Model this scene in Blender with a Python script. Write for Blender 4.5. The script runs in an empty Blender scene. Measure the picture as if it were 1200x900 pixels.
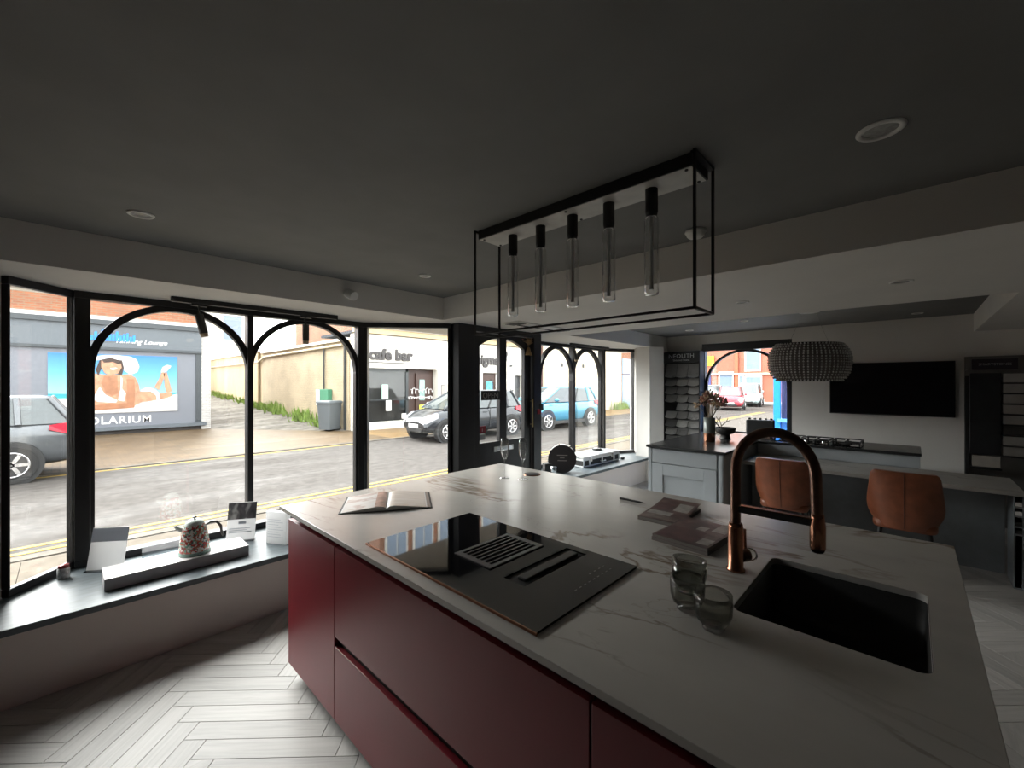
import bpy, bmesh, math, random
from mathutils import Vector, Matrix
rnd = random.Random(7)
SC = bpy.context.scene
COL = SC.collection
PI = math.pi

# ---------------------------------------------------------------- camera, sky, exposure
cam = bpy.data.objects.new('camera', bpy.data.cameras.new('camera'))
COL.objects.link(cam)
cam.data.sensor_fit = 'HORIZONTAL'
cam.data.sensor_width = 36.0
cam.data.lens = 36.0 * 495.0 / 1200.0
cam.data.clip_start = 0.02
cam.data.clip_end = 500
cam.location = (0, 0, 1.57)
cam.rotation_euler = (PI / 2, 0, math.atan2(470, 495) - PI / 2)
SC.camera = cam

world = bpy.data.worlds.new('overcast_sky')
SC.world = world
world.use_nodes = True
wn = world.node_tree.nodes
bg = wn['Background']
bg.inputs['Color'].default_value = (1.0, 0.985, 0.975, 1)
bg.inputs['Strength'].default_value = 1.0
sun = bpy.data.objects.new('veiled_sun', bpy.data.lights.new('veiled_sun', 'SUN'))  # wide sun lamp added to the overcast sky to brighten the room
COL.objects.link(sun)
sun.data.energy = 3.2
sun.data.angle = math.radians(60)
sun.data.color = (1.0, 0.98, 0.955)
_el, _az = math.radians(36), Vector((-0.30, 1.0, 0)).normalized()
_d = Vector((_az.x*math.cos(_el), _az.y*math.cos(_el), math.sin(_el)))      # towards the added sun, above the street
sun.rotation_euler = _d.to_track_quat('Z', 'Y').to_euler()
SC.view_settings.view_transform = 'Standard'
SC.view_settings.look = 'None'
SC.view_settings.gamma = 1.0
SC.view_settings.use_curve_mapping = False
SC.view_settings.exposure = 2.78
SC.cycles.max_bounces = 10
SC.cycles.diffuse_bounces = 6
SC.cycles.transparent_max_bounces = 24
SC.cycles.sample_clamp_indirect = 6.0
SC.cycles.caustics_reflective = False
SC.cycles.caustics_refractive = False

# ---------------------------------------------------------------- mesh helpers
class MB:
    def __init__(self):
        self.v = []; self.f = []; self.s = []
    def add(self, vs, fs, smooth=False):
        b = len(self.v)
        self.v += [tuple(p) for p in vs]
        for f in fs:
            self.f.append([b + i for i in f]); self.s.append(smooth)
        return self
    def box(self, x0, x1, y0, y1, z0, z1):
        if x1 < x0: x0, x1 = x1, x0
        if y1 < y0: y0, y1 = y1, y0
        if z1 < z0: z0, z1 = z1, z0
        vs = [(x0,y0,z0),(x1,y0,z0),(x1,y1,z0),(x0,y1,z0),(x0,y0,z1),(x1,y0,z1),(x1,y1,z1),(x0,y1,z1)]
        return self.add(vs, [(0,3,2,1),(4,5,6,7),(0,1,5,4),(1,2,6,5),(2,3,7,6),(3,0,4,7)])
    def obox(self, c, size, M):
        hx, hy, hz = size[0]/2, size[1]/2, size[2]/2
        M = M.to_3x3(); c = Vector(c)
        vs = [c + M @ Vector((sx*hx, sy*hy, sz*hz)) for sz in (-1,1) for sx, sy in ((-1,-1),(1,-1),(1,1),(-1,1))]
        return self.add(vs, [(0,3,2,1),(4,5,6,7),(0,1,5,4),(1,2,6,5),(2,3,7,6),(3,0,4,7)])
    def prism(self, pts, vec):
        n = len(pts); vec = Vector(vec)
        vs = [Vector(p) for p in pts] + [Vector(p) + vec for p in pts]
        fs = [list(range(n))[::-1], list(range(n, 2*n))]
        for i in range(n):
            j = (i + 1) % n
            fs.append((i, j, n + j, n + i))
        return self.add(vs, fs)
    def rings(self, rings, caps=True, closed=True, smooth=True):
        n = len(rings[0]); vs = [p for r in rings for p in r]; fs = []
        for k in range(len(rings) - 1):
            for i in range(n if closed else n - 1):
                j = (i + 1) % n
                fs.append((k*n+i, k*n+j, (k+1)*n+j, (k+1)*n+i))
        self.add(vs, fs, smooth)
        if caps:
            self.add(rings[0], [list(range(n))[::-1]]); self.add(rings[-1], [list(range(n))])
        return self
    def cyl(self, p0, p1, r0, r1=None, n=20, caps=True, smooth=True):
        if r1 is None: r1 = r0
        return self.tube([p0, p1], [r0, r1], n, caps=caps, smooth=smooth)
    def tube(self, path, r, n=10, closed=False, caps=True, smooth=True):
        path = [Vector(p) for p in path]; m = len(path)
        rs = r if isinstance(r, (list, tuple)) else [r] * m
        rings = []; up = None
        for i in range(m):
            a = path[i-1] if (i > 0 or closed) else path[i]
            b = path[(i+1) % m] if (i < m-1 or closed) else path[i]
            t = (b - a).normalized()
            if up is None:
                up = Vector((0,0,1)) if abs(t.z) < 0.9 else Vector((1,0,0))
            side = t.cross(up)
            if side.length < 1e-5: side = t.orthogonal()
            side.normalize(); up = side.cross(t).normalized()
            rings.append([path[i] + (side*math.cos(2*PI*k/n) + up*math.sin(2*PI*k/n))*rs[i] for k in range(n)])
        if closed: rings.append(rings[0])
        return self.rings(rings, caps=caps and not closed, smooth=smooth)
    def lathe(self, prof, c=(0,0,0), n=28, caps=False, sx=1.0, sy=1.0):
        rings = [[(c[0]+sx*r*math.cos(2*PI*k/n), c[1]+sy*r*math.sin(2*PI*k/n), c[2]+z) for k in range(n)] for r, z in prof]
        return self.rings(rings, caps=caps)
    def build(self, name, mat, parent=None, bevel=0, seg=2, subsurf=0, off=None):
        me = bpy.data.meshes.new(name)
        vs = self.v
        if off is not None:
            vs = [(a-off[0], b-off[1], c-off[2]) for a, b, c in vs]
        me.from_pydata(vs, [], self.f)
        me.polygons.foreach_set('use_smooth', self.s)
        me.materials.append(mat)
        me.update()
        o = bpy.data.objects.new(name, me)
        COL.objects.link(o)
        if parent is not None: o.parent = parent
        if bevel:
            md = o.modifiers.new('bevel', 'BEVEL'); md.width = bevel; md.segments = seg; md.limit_method = 'ANGLE'
        if subsurf:
            md = o.modifiers.new('sub', 'SUBSURF'); md.levels = subsurf; md.render_levels = subsurf
        return o

def fixnormals(o):
    bm = bmesh.new(); bm.from_mesh(o.data)
    bmesh.ops.recalc_face_normals(bm, faces=bm.faces); bm.to_mesh(o.data); bm.free()
    return o

class Plane:           # a vertical wall plane: s runs along it, z up, o towards its normal
    def __init__(self, p, q):
        self.p = Vector((p[0], p[1], 0)); d = Vector((q[0]-p[0], q[1]-p[1], 0))
        self.len = d.length; self.d = d.normalized(); self.n = Vector((self.d.y, -self.d.x, 0))
    def pt(self, s, z, o=0.0):
        r = self.p + self.d*s + self.n*o
        return (r.x, r.y, z)
    def box(self, mb, s0, s1, z0, z1, o0, o1):
        P = self.pt
        vs = [P(s0,z0,o0),P(s1,z0,o0),P(s1,z0,o1),P(s0,z0,o1),P(s0,z1,o0),P(s1,z1,o0),P(s1,z1,o1),P(s0,z1,o1)]
        return mb.add(vs, [(0,1,2,3),(7,6,5,4),(4,5,1,0),(5,6,2,1),(6,7,3,2),(7,4,0,3)])
    def arch(self, mb, s0, s1, zs, zt, w, o0, o1, n=24, a0=0.0, a1=PI, pw=1.0):
        # elliptical arch band from s0 to s1, springing at zs, crown at zt
        c = (s0+s1)/2; A = (s1-s0)/2; B = zt-zs
        rings = []
        for k in range(n+1):
            a = a0 + (a1-a0)*k/n
            co, si = math.cos(a), math.sin(a)
            so, zo = c - A*co, zs + B*si
            sn, zn = c - (A-w)*co, zs + (B-w)*si
            rings.append([self.pt(so,zo,o0), self.pt(so,zo,o1), self.pt(sn,zn,o1), self.pt(sn,zn,o0)])
        return mb.rings(rings, smooth=False)

# ---------------------------------------------------------------- materials
def lin(c):
    if isinstance(c, str):
        c = c.lstrip('#'); c = [int(c[i:i+2], 16)/255 for i in (0,2,4)]
        return tuple(x/12.92 if x <= 0.04045 else ((x+0.055)/1.055)**2.4 for x in c)
    return tuple(c)
MATS = {}
def nodes(name):
    m = bpy.data.materials.new(name); m.use_nodes = True
    nt = m.node_tree; b = nt.nodes['Principled BSDF']
    return m, nt, b
def N(nt, t, **kw):
    n = nt.nodes.new(t)
    for k, v in kw.items():
        if k in n.inputs.keys(): n.inputs[k].default_value = v
        else: setattr(n, k, v)
    return n
def ramp(nt, fac, stops):
    r = nt.nodes.new('ShaderNodeValToRGB')
    el = r.color_ramp.elements
    while len(el) < len(stops): el.new(0.5)
    for e, (p, c) in zip(el, stops):
        e.position = p; e.color = (*lin(c), 1)
    nt.links.new(fac, r.inputs['Fac'])
    return r.outputs['Color']
def mat(name, col, rough=0.5, metal=0.0, var=0.08, scale=14.0, bump=0.0, bscale=60.0, spec=0.5, coat=0.0, stretch=None):
    """plain coloured material with a procedural mottling and optional fine relief"""
    if name in MATS: return MATS[name]
    m, nt, b = nodes(name)
    c = lin(col)
    tc = N(nt, 'ShaderNodeTexCoord')
    src = tc.outputs['Object']
    if stretch:
        mp = N(nt, 'ShaderNodeMapping'); mp.inputs['Scale'].default_value = stretch
        nt.links.new(src, mp.inputs['Vector']); src = mp.outputs['Vector']
    no = N(nt, 'ShaderNodeTexNoise', Scale=scale, Detail=4.0)
    nt.links.new(src, no.inputs['Vector'])
    colo = ramp(nt, no.outputs['Fac'], [(0.3, tuple(x*(1-var) for x in c)), (0.7, tuple(min(1, x*(1+var)) for x in c))])
    nt.links.new(colo, b.inputs['Base Color'])
    b.inputs['Roughness'].default_value = rough
    b.inputs['Metallic'].default_value = metal
    b.inputs['Specular IOR Level'].default_value = spec
    b.inputs['Coat Weight'].default_value = coat
    if bump:
        n2 = N(nt, 'ShaderNodeTexNoise', Scale=bscale, Detail=3.0)
        nt.links.new(src, n2.inputs['Vector'])
        bp = N(nt, 'ShaderNodeBump', Strength=bump, Distance=0.01)
        nt.links.new(n2.outputs['Fac'], bp.inputs['Height']); nt.links.new(bp.outputs['Normal'], b.inputs['Normal'])
    MATS[name] = m
    return m
def glass(name, tint=(1,1,1), refl=1.0, rough=0.0, base=0.03, blend=0.25):
    """thin clear sheet: transparent with a fresnel-like mirror coat"""
    if name in MATS: return MATS[name]
    m = bpy.data.materials.new(name); m.use_nodes = True
    nt = m.node_tree; nt.nodes.clear()
    out = N(nt, 'ShaderNodeOutputMaterial')
    tr = N(nt, 'ShaderNodeBsdfTransparent', Color=(*tint, 1))
    gl = N(nt, 'ShaderNodeBsdfGlossy', Roughness=rough)
    lw = N(nt, 'ShaderNodeLayerWeight', Blend=blend)
    mr = N(nt, 'ShaderNodeMapRange'); mr.inputs['To Min'].default_value = base; mr.inputs['To Max'].default_value = refl
    no = N(nt, 'ShaderNodeTexNoise', Scale=3.0)
    ad = N(nt, 'ShaderNodeMath', operation='MULTIPLY_ADD'); ad.inputs[1].default_value = 0.02; 
    nt.links.new(lw.outputs['Fresnel'], mr.inputs['Value'])
    nt.links.new(no.outputs['Fac'], ad.inputs[0]); nt.links.new(mr.outputs['Result'], ad.inputs[2])
    mx = N(nt, 'ShaderNodeMixShader')
    nt.links.new(ad.outputs[0], mx.inputs[0]); nt.links.new(tr.outputs[0], mx.inputs[1]); nt.links.new(gl.outputs[0], mx.inputs[2])
    nt.links.new(mx.outputs[0], out.inputs[0])
    MATS[name] = m
    return m
def translucent_card(name, col, amount=0.45):
    if name in MATS: return MATS[name]
    m = mat(name, col, 0.6, var=0.04)
    nt = m.node_tree; b = nt.nodes['Principled BSDF']; out = [n for n in nt.nodes if n.type == 'OUTPUT_MATERIAL'][0]
    tl = N(nt, 'ShaderNodeBsdfTranslucent', Color=(*lin(col), 1)); mx = N(nt, 'ShaderNodeMixShader'); mx.inputs[0].default_value = amount
    nt.links.new(b.outputs[0], mx.inputs[1]); nt.links.new(tl.outputs[0], mx.inputs[2]); nt.links.new(mx.outputs[0], out.inputs[0])
    return m
def marble(name, base, vein, rough=0.28, vs=1.0, seed=0.0):
    if name in MATS: return MATS[name]
    m, nt, b = nodes(name)
    tc = N(nt, 'ShaderNodeTexCoord')
    mp = N(nt, 'ShaderNodeMapping'); mp.inputs['Location'].default_value = (seed, seed*0.7, 0); mp.inputs['Rotation'].default_value = (0,0,0.5)
    mp.inputs['Scale'].default_value = (vs*1.5, vs*0.75, vs)
    nt.links.new(tc.outputs['Object'], mp.inputs['Vector'])
    def ridge(scale, width, dist, detail):
        n = N(nt, 'ShaderNodeTexNoise', Scale=scale, Detail=detail, Roughness=0.55, Distortion=dist)
        nt.links.new(mp.outputs['Vector'], n.inputs['Vector'])
        s = N(nt, 'ShaderNodeMath', operation='SUBTRACT'); s.inputs[1].default_value = 0.5
        a = N(nt, 'ShaderNodeMath', operation='ABSOLUTE')
        r = N(nt, 'ShaderNodeMapRange'); r.inputs['From Max'].default_value = width; r.inputs['To Min'].default_value = 1.0; r.inputs['To Max'].default_value = 0.0
        nt.links.new(n.outputs['Fac'], s.inputs[0]); nt.links.new(s.outputs[0], a.inputs[0]); nt.links.new(a.outputs[0], r.inputs['Value'])
        return r.outputs['Result']
    k = N(nt, 'ShaderNodeTexNoise', Scale=1.7, Detail=2.0)
    nt.links.new(mp.outputs['Vector'], k.inputs['Vector'])
    kr = N(nt, 'ShaderNodeMapRange'); kr.inputs['From Min'].default_value = 0.47; kr.inputs['From Max'].default_value = 0.62
    nt.links.new(k.outputs['Fac'], kr.inputs['Value'])
    v1 = ridge(1.0, 0.012, 0.6, 6.0); v2 = ridge(2.3, 0.006, 0.3, 5.0)
    ad = N(nt, 'ShaderNodeMath', operation='MULTIPLY_ADD'); ad.inputs[1].default_value = 0.35
    nt.links.new(v2, ad.inputs[0]); nt.links.new(v1, ad.inputs[2])
    mu = N(nt, 'ShaderNodeMath', operation='MULTIPLY', use_clamp=True)
    nt.links.new(ad.outputs[0], mu.inputs[0]); nt.links.new(kr.outputs[0], mu.inputs[1])
    cl = N(nt, 'ShaderNodeTexNoise', Scale=3.0, Detail=5.0)
    nt.links.new(mp.outputs['Vector'], cl.inputs['Vector'])
    c = lin(base)
    bc = ramp(nt, cl.outputs['Fac'], [(0.3, tuple(x*0.9 for x in c)), (0.7, tuple(x*1.06 for x in c))])
    mx = N(nt, 'ShaderNodeMixRGB'); mx.inputs['Color2'].default_value = (*lin(vein), 1)
    nt.links.new(mu.outputs[0], mx.inputs['Fac']); nt.links.new(bc, mx.inputs['Color1'])
    nt.links.new(mx.outputs[0], b.inputs['Base Color'])
    b.inputs['Roughness'].default_value = rough
    MATS[name] = m
    return m
def wood(name, base, rough=0.5, axis=(1.2, 22.0, 10.0), var=0.22):
    if name in MATS: return MATS[name]
    m, nt, b = nodes(name)
    tc = N(nt, 'ShaderNodeTexCoord'); oi = N(nt, 'ShaderNodeObjectInfo')
    ad = N(nt, 'ShaderNodeVectorMath', operation='MULTIPLY_ADD')
    ad.inputs[1].default_value = (7.0, 7.0, 7.0)
    nt.links.new(oi.outputs['Random'], ad.inputs[0]); nt.links.new(tc.outputs['Object'], ad.inputs[2])
    mp = N(nt, 'ShaderNodeMapping'); mp.inputs['Scale'].default_value = axis
    nt.links.new(ad.outputs[0], mp.inputs['Vector'])
    no = N(nt, 'ShaderNodeTexNoise', Scale=2.2, Detail=6.0, Roughness=0.65, Distortion=0.4)
    nt.links.new(mp.outputs['Vector'], no.inputs['Vector'])
    c = lin(base)
    cc = ramp(nt, no.outputs['Fac'], [(0.25, tuple(x*(1-var) for x in c)), (0.55, c), (0.8, tuple(min(1,x*(1+var*0.6)) for x in c))])
    hs = N(nt, 'ShaderNodeHueSaturation')
    mr = N(nt, 'ShaderNodeMapRange'); mr.inputs['To Min'].default_value = 0.86; mr.inputs['To Max'].default_value = 1.1
    nt.links.new(oi.outputs['Random'], mr.inputs['Value']); nt.links.new(mr.outputs[0], hs.inputs['Value']); nt.links.new(cc, hs.inputs['Color'])
    nt.links.new(hs.outputs[0], b.inputs['Base Color'])
    b.inputs['Roughness'].default_value = rough
    bp = N(nt, 'ShaderNodeBump', Strength=0.12, Distance=0.004)
    nt.links.new(no.outputs['Fac'], bp.inputs['Height']); nt.links.new(bp.outputs[0], b.inputs['Normal'])
    MATS[name] = m
    return m
def brick(name, c1, c2, mortar, sc=1.0, bw=0.225, bh=0.075, rough=0.85, flat=False, mort=0.012):
    if name in MATS: return MATS[name]
    m, nt, b = nodes(name)
    tc = N(nt, 'ShaderNodeTexCoord')
    if flat:
        vec = tc.outputs['Object']
    else:
        sp = N(nt, 'ShaderNodeSeparateXYZ'); cb = N(nt, 'ShaderNodeCombineXYZ'); ad = N(nt, 'ShaderNodeMath', operation='ADD')
        nt.links.new(tc.outputs['Object'], sp.inputs[0])
        nt.links.new(sp.outputs[0], ad.inputs[0]); nt.links.new(sp.outputs[1], ad.inputs[1])
        nt.links.new(ad.outputs[0], cb.inputs[0]); nt.links.new(sp.outputs[2], cb.inputs[1])
        vec = cb.outputs[0]
    br = N(nt, 'ShaderNodeTexBrick', Scale=sc)
    br.inputs['Color1'].default_value = (*lin(c1),1); br.inputs['Color2'].default_value = (*lin(c2),1); br.inputs['Mortar'].default_value = (*lin(mortar),1)
    br.inputs['Brick Width'].default_value = bw; br.inputs['Row Height'].default_value = bh; br.inputs['Mortar Size'].default_value = mort
    nt.links.new(vec, br.inputs['Vector'])
    no = N(nt, 'ShaderNodeTexNoise', Scale=1.3, Detail=5.0)
    nt.links.new(tc.outputs['Object'], no.inputs['Vector'])
    mx = N(nt, 'ShaderNodeMixRGB', blend_type='MULTIPLY'); mx.inputs['Fac'].default_value = 0.5
    nt.links.new(br.outputs['Color'], mx.inputs['Color1'])
    gr = ramp(nt, no.outputs['Fac'], [(0.3, (0.55,0.55,0.55)), (0.65, (1,1,1))])
    nt.links.new(gr, mx.inputs['Color2'])
    nt.links.new(mx.outputs[0], b.inputs['Base Color'])
    b.inputs['Roughness'].default_value = rough
    if flat: b.inputs['Specular IOR Level'].default_value = 0.12
    MATS[name] = m
    return m

# ---------------------------------------------------------------- object helpers
def setp(o, label=None, cat=None, group=None, kind=None):
    if label: o['label'] = label
    if cat: o['category'] = cat
    if group: o['group'] = group
    if kind: o['kind'] = kind
    return o
def thing(name, label, cat, loc=(0,0,0), rz=0.0, group=None, kind=None):
    o = bpy.data.objects.new(name, None); COL.objects.link(o)
    o.location = loc; o.rotation_euler = (0,0,rz); o.empty_display_size = 0.05
    return setp(o, label, cat, group, kind)
def struct(name, mb, m, label, cat, bevel=0):
    return setp(mb.build(name, m, None, bevel), label, cat, None, 'structure')
def copy_tree(o, parent=None):
    c = o.copy(); COL.objects.link(c); c.parent = parent
    for ch in list(o.children): copy_tree(ch, c)
    return c
def text(name, s, size, m, parent, M, ext=0.002, align='LEFT', shear=0.0, sp=1.0, off=0.0):
    cu = bpy.data.curves.new(name, 'FONT'); cu.body = s; cu.size = size; cu.extrude = ext
    cu.align_x = align; cu.shear = shear; cu.space_character = sp; cu.offset = off; cu.resolution_u = 3
    t = bpy.data.objects.new(name, cu); COL.objects.link(t)
    dg = bpy.context.evaluated_depsgraph_get()
    me = bpy.data.meshes.new_from_object(t.evaluated_get(dg))
    me.transform(M); me.materials.clear(); me.materials.append(m)
    bpy.data.objects.remove(t); bpy.data.curves.remove(cu)
    o = bpy.data.objects.new(name, me); COL.objects.link(o); o.parent = parent
    return o
def facing(origin, right, up):       # matrix that lays text (x right, y up) on a wall
    r = Vector(right).normalized(); u = Vector(up).normalized(); n = r.cross(u)
    M = Matrix((r, u, n)).transposed().to_4x4(); M.translation = Vector(origin)
    return M

# ---------------------------------------------------------------- shared materials
M_ceil  = mat('ceiling_charcoal', (0.19,0.189,0.186), 0.75, var=0.06, scale=4)
M_white = mat('soffit_white', (0.76,0.735,0.695), 0.8, var=0.03, scale=3)
M_wall  = mat('wall_offwhite', (0.74,0.715,0.675), 0.85, var=0.03, scale=3)
M_riser = mat('riser_cream', (0.72,0.65,0.61), 0.6, var=0.03, scale=3)
M_sill  = mat('sill_slate', (0.085,0.105,0.115), 0.42, var=0.25, scale=9, stretch=(1,4,1))
M_black = mat('black_frame', (0.010,0.010,0.011), 0.38, var=0.15)
M_steelb= mat('black_steel', (0.008,0.008,0.008), 0.45, var=0.1)
M_grey  = mat('mullion_grey', (0.035,0.040,0.042), 0.35, var=0.15)
M_pane  = glass('window_glass', (0.93,0.95,0.95), refl=0.9, base=0.03, blend=0.12)
M_clear = glass('clear_glass', (0.97,0.975,0.975), refl=0.95, base=0.07, blend=0.2)
M_acry  = glass('acrylic', (0.80,0.84,0.86), refl=0.9, base=0.12, blend=0.3)
M_copper= mat('copper', (0.40,0.19,0.12), 0.25, 1.0, var=0.1, scale=20)
M_chrome= mat('chrome', (0.7,0.7,0.7), 0.15, 1.0, var=0.05)
M_brass = mat('brass', (0.45,0.36,0.18), 0.3, 1.0, var=0.1)
M_alu   = mat('aluminium', (0.65,0.66,0.66), 0.3, 1.0, var=0.06)
M_wplast= mat('white_plastic', (0.75,0.74,0.71), 0.4, var=0.03)
M_paper = mat('paper', (0.72,0.71,0.69), 0.6, var=0.03)
M_red   = mat('red_lacquer', (0.185,0.014,0.022), 0.36, var=0.05, scale=5)
M_dkin  = mat('dark_channel', (0.012,0.006,0.007), 0.6)
M_blackg= mat('black_glass', (0.006,0.006,0.007), 0.04, var=0.1, spec=0.6)
M_bmatte= mat('matt_black', (0.012,0.012,0.012), 0.6, var=0.2)
M_gcab  = mat('cabinet_grey', (0.36,0.39,0.41), 0.5, var=0.04, scale=5)
# ================================================================ ROOM SHELL
M_plank = wood('floor_plank', (0.46,0.44,0.415), 0.55)
fl = struct('floor', MB().box(-5.6,7.2,-3.6,3.30,-0.12,-0.012), mat('floor_base',(0.26,0.245,0.23),0.8), 'pale grey wood floor laid in herringbone around the island', 'floor')
def herringbone():
    W, n = 0.10, 6
    L = W*n; g = 0.0009; ca, sa = math.cos(PI/4), math.sin(PI/4)
    me = None
    def plank_mesh(bev=0.0008):
        mb = MB(); a, b = L/2-g, W/2-g
        mb.add([(-a,-b,-.011),(a,-b,-.011),(a,b,-.011),(-a,b,-.011),(-a,-b,-bev),(a,-b,-bev),(a,b,-bev),(-a,b,-bev),
                (-a+bev,-b+bev,0),(a-bev,-b+bev,0),(a-bev,b-bev,0),(-a+bev,b-bev,0)],
               [(0,1,5,4),(1,2,6,5),(2,3,7,6),(3,0,4,7),(4,5,9,8),(5,6,10,9),(6,7,11,10),(7,4,8,11),(8,9,10,11)])
        return mb
    proto = plank_mesh()
    first = None
    rest = MB(); cnt = 0
    cand = []
    for k in range(-130, 160):
        for m in range(-10, 11):
            for vert in (0, 1):
                if not vert: u, v, ang = k*W+L/2, k*W+W/2+2*L*m, 0.0
                else: u, v, ang = L+k*W+W/2, (k+1)*W-L/2+2*L*m, PI/2
                x, y = u*ca - v*sa, u*sa + v*ca
                if not (-5.6 < x < 7.5 and -3.6 < y < 3.62): continue
                cand.append((x, y, ang + PI/4))
    def seen(x, y):
        if x < 1.1 and y > 0.75 and x > -1.15: 
            d = 0.7252*x + 0.6885*y; s = 0.6885*x - 0.7252*y
            return d > 1.5 and abs(s) < d*1.33
        if x > 2.35 and -2.7 < y < 1.4 and x < 5.5:
            d = 0.7252*x + 0.6885*y; s = 0.6885*x - 0.7252*y
            return d > 0.8 and s < d*1.28 and s > d*0.98
        return False
    for x, y, a in cand:
        if seen(x, y) and cnt < 300:
            if first is None: first = proto.build('plank', M_plank, fl); o = first
            else:
                o = first.copy(); COL.objects.link(o)
            o.location = (x, y, 0); o.rotation_euler = (0, 0, a); cnt += 1
        else:
            if x < -2.3 or x > 7.0 or y < -3.3 : pass
            c, s = math.cos(a), math.sin(a)
            rest.add([(x+p[0]*c-p[1]*s, y+p[0]*s+p[1]*c, p[2]) for p in proto.v], proto.f)
    r = rest.build('plank_field', M_plank, fl); r['kind'] = 'stuff'
herringbone()

struct('ceiling', MB().box(-5.6,2.41,-3.6,3.17,2.37,2.47), M_ceil, 'dark charcoal ceiling recess above the kitchen island', 'ceiling')
struct('ceiling', MB().box(4.25,7.2,-0.5,3.06,2.37,2.47), M_ceil, 'dark charcoal ceiling recess on the side of the television wall', 'ceiling')
sf = MB().box(-5.6,7.35,3.17,4.12,2.166,2.5).box(2.41,4.25,-3.6,3.17,2.166,2.5).box(4.25,7.35,-3.6,-0.5,2.166,2.5).box(4.25,7.35,3.06,3.17,2.166,2.5)
struct('ceiling', sf, M_white, 'off-white dropped ceiling band between and around the dark recesses', 'ceiling')
struct('wall_back', MB().box(-5.7,7.3,-3.75,-3.6,-0.1,2.5), M_wall, 'plain wall behind the camera', 'wall')
struct('wall_left', MB().box(-5.75,-5.6,-3.75,4.0,-0.1,2.5), M_wall, 'plain wall at the left end of the showroom', 'wall')
struct('wall_front', MB().box(-5.6,-0.25,3.6,4.0,0.395,2.166).box(-5.6,-0.262,3.8,4.0,-0.1,0.395), M_white, 'white wall pier left of the window bay', 'wall')
struct('wall_front', MB().box(-5.6,2.60,3.17,3.25,-0.01,0.36).box(2.54,2.60,3.25,3.34,-0.01,0.36), M_riser, 'cream panelled wall under the left window sill', 'wall')
struct('wall_front', MB().box(3.88,6.60,3.14,3.22,-0.01,0.36), M_riser, 'cream panelled wall under the right window sill', 'wall')
mb = MB()
pl = Plane((6.42,3.06),(6.72,3.5)); pl.box(mb, 0, pl.len+0.1, 0.395, 2.166, 0.0, 0.25)
mb.box(6.43,7.35,3.06,3.3,-0.01,2.166)
struct('wall_right', mb, M_wall, 'off-white return wall right of the arched window bay', 'wall')
# far wall with its arched window opening
mb = MB().box(7.1,7.35,-3.75,1.25,-0.1,2.5).box(7.1,7.35,2.49,3.3,-0.1,2.5).box(7.1,7.35,1.25,2.49,-0.1,0.80).box(7.1,7.35,1.25,2.49,2.215,2.5)
struct('wall_far', mb, M_wall, 'off-white far wall carrying the television', 'wall')
# sills
def slab(poly, z0, z1): return MB().prism([(x,y,z0) for x,y in poly], (0,0,z1-z0))
struct('trim_1', slab([(-5.6,3.14),(2.61,3.14),(2.63,3.36),(2.0,3.93),(0.05,3.97),(-0.27,3.63),(-5.6,3.63)],0.36,0.395), M_sill, 'blue-grey slate window sill in the left bay', 'window sill', 0.004)
struct('trim_2', slab([(3.87,3.11),(6.46,3.05),(6.74,3.48),(6.16,3.80),(4.5,3.86),(3.87,3.32)],0.36,0.395), M_sill, 'blue-grey slate window sill in the right bay', 'window sill', 0.004)
# masonry under the windows, outside
mb = MB()
for p, q in (((-0.26,3.6),(0.06,3.93)),((0.06,3.93),(1.98,3.9)),((1.98,3.9),(2.62,3.33)),((3.87,3.27),(4.5,3.83)),((4.5,3.83),(6.14,3.78)),((6.14,3.78),(6.74,3.5))):
    P_ = Plane(p, q); P_.box(mb, 0, P_.len, -0.15, 0.36, -0.16, 0.0)
struct('wall_outer', mb, M_black, 'black painted wall below the shop windows', 'wall')

# ================================================================ WINDOWS
ZH, ZS = 2.166, 0.395
def window(name, label, p, q, fw0=0.05, fw1=0.05, mull=(), arches=(), head=0.045, foot=0.045, dep=0.09, panes=None):
    P_ = Plane(p, q); Lh = P_.len
    r = thing(name, label, 'window', (p[0], p[1], 0), kind='structure')
    off = (p[0], p[1], 0)
    def b(nm, m, s0, s1, z0, z1, o0, o1, bev=0.004):
        mb = MB(); P_.box(mb, s0, s1, z0, z1, o0, o1); return mb.build(nm, m, r, bev, off=off)
    b('frame_head', M_black, 0, Lh, ZH-head, ZH, -dep/2, dep/2)
    b('frame_foot', M_black, 0, Lh, ZS, ZS+foot, -dep/2, dep/2)
    b('frame_post', M_black, 0, fw0, ZS+foot, ZH-head, -dep/2, dep/2)
    b('frame_post', M_black, Lh-fw1, Lh, ZS+foot, ZH-head, -dep/2, dep/2)
    for s, w in mull:
        b('mullion', M_black, s-w/2, s+w/2, ZS+foot, ZH-head, -dep/2, dep/2)
    for s0, s1, zs, zt, w in arches:
        mb = MB(); P_.arch(mb, s0, s1, zs, zt, w, -0.03, 0.03); P_.box(mb, s0, s0+w, ZS+foot, zs, -0.03, 0.03); P_.box(mb, s1-w, s1, ZS+foot, zs, -0.03, 0.03); mb.build('arch', M_black, r, 0.003, off=off)
    edges = [fw0] + [x for s, w in mull for x in (s-w/2, s+w/2)] + [Lh-fw1]
    for i in range(0, len(edges), 2):
        b('pane', M_pane, edges[i], edges[i+1], ZS+foot, ZH-head, -0.004, 0.002, 0)
    return r, P_
window('window_1', 'narrow angled pane at the left end of the left bay', (-0.237,3.612), (0.03,3.905), 0.012, 0.03, dep=0.04)
r, P2 = window('window_2', 'large window with two black arches and a slim centre mullion', (0.03,3.905), (1.99,3.895), 0.075, 0.07, mull=((0.985,0.042),),
       arches=((0.05,1.008,1.66,2.138,0.045),(0.962,1.915,1.68,2.142,0.045)))
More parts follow.
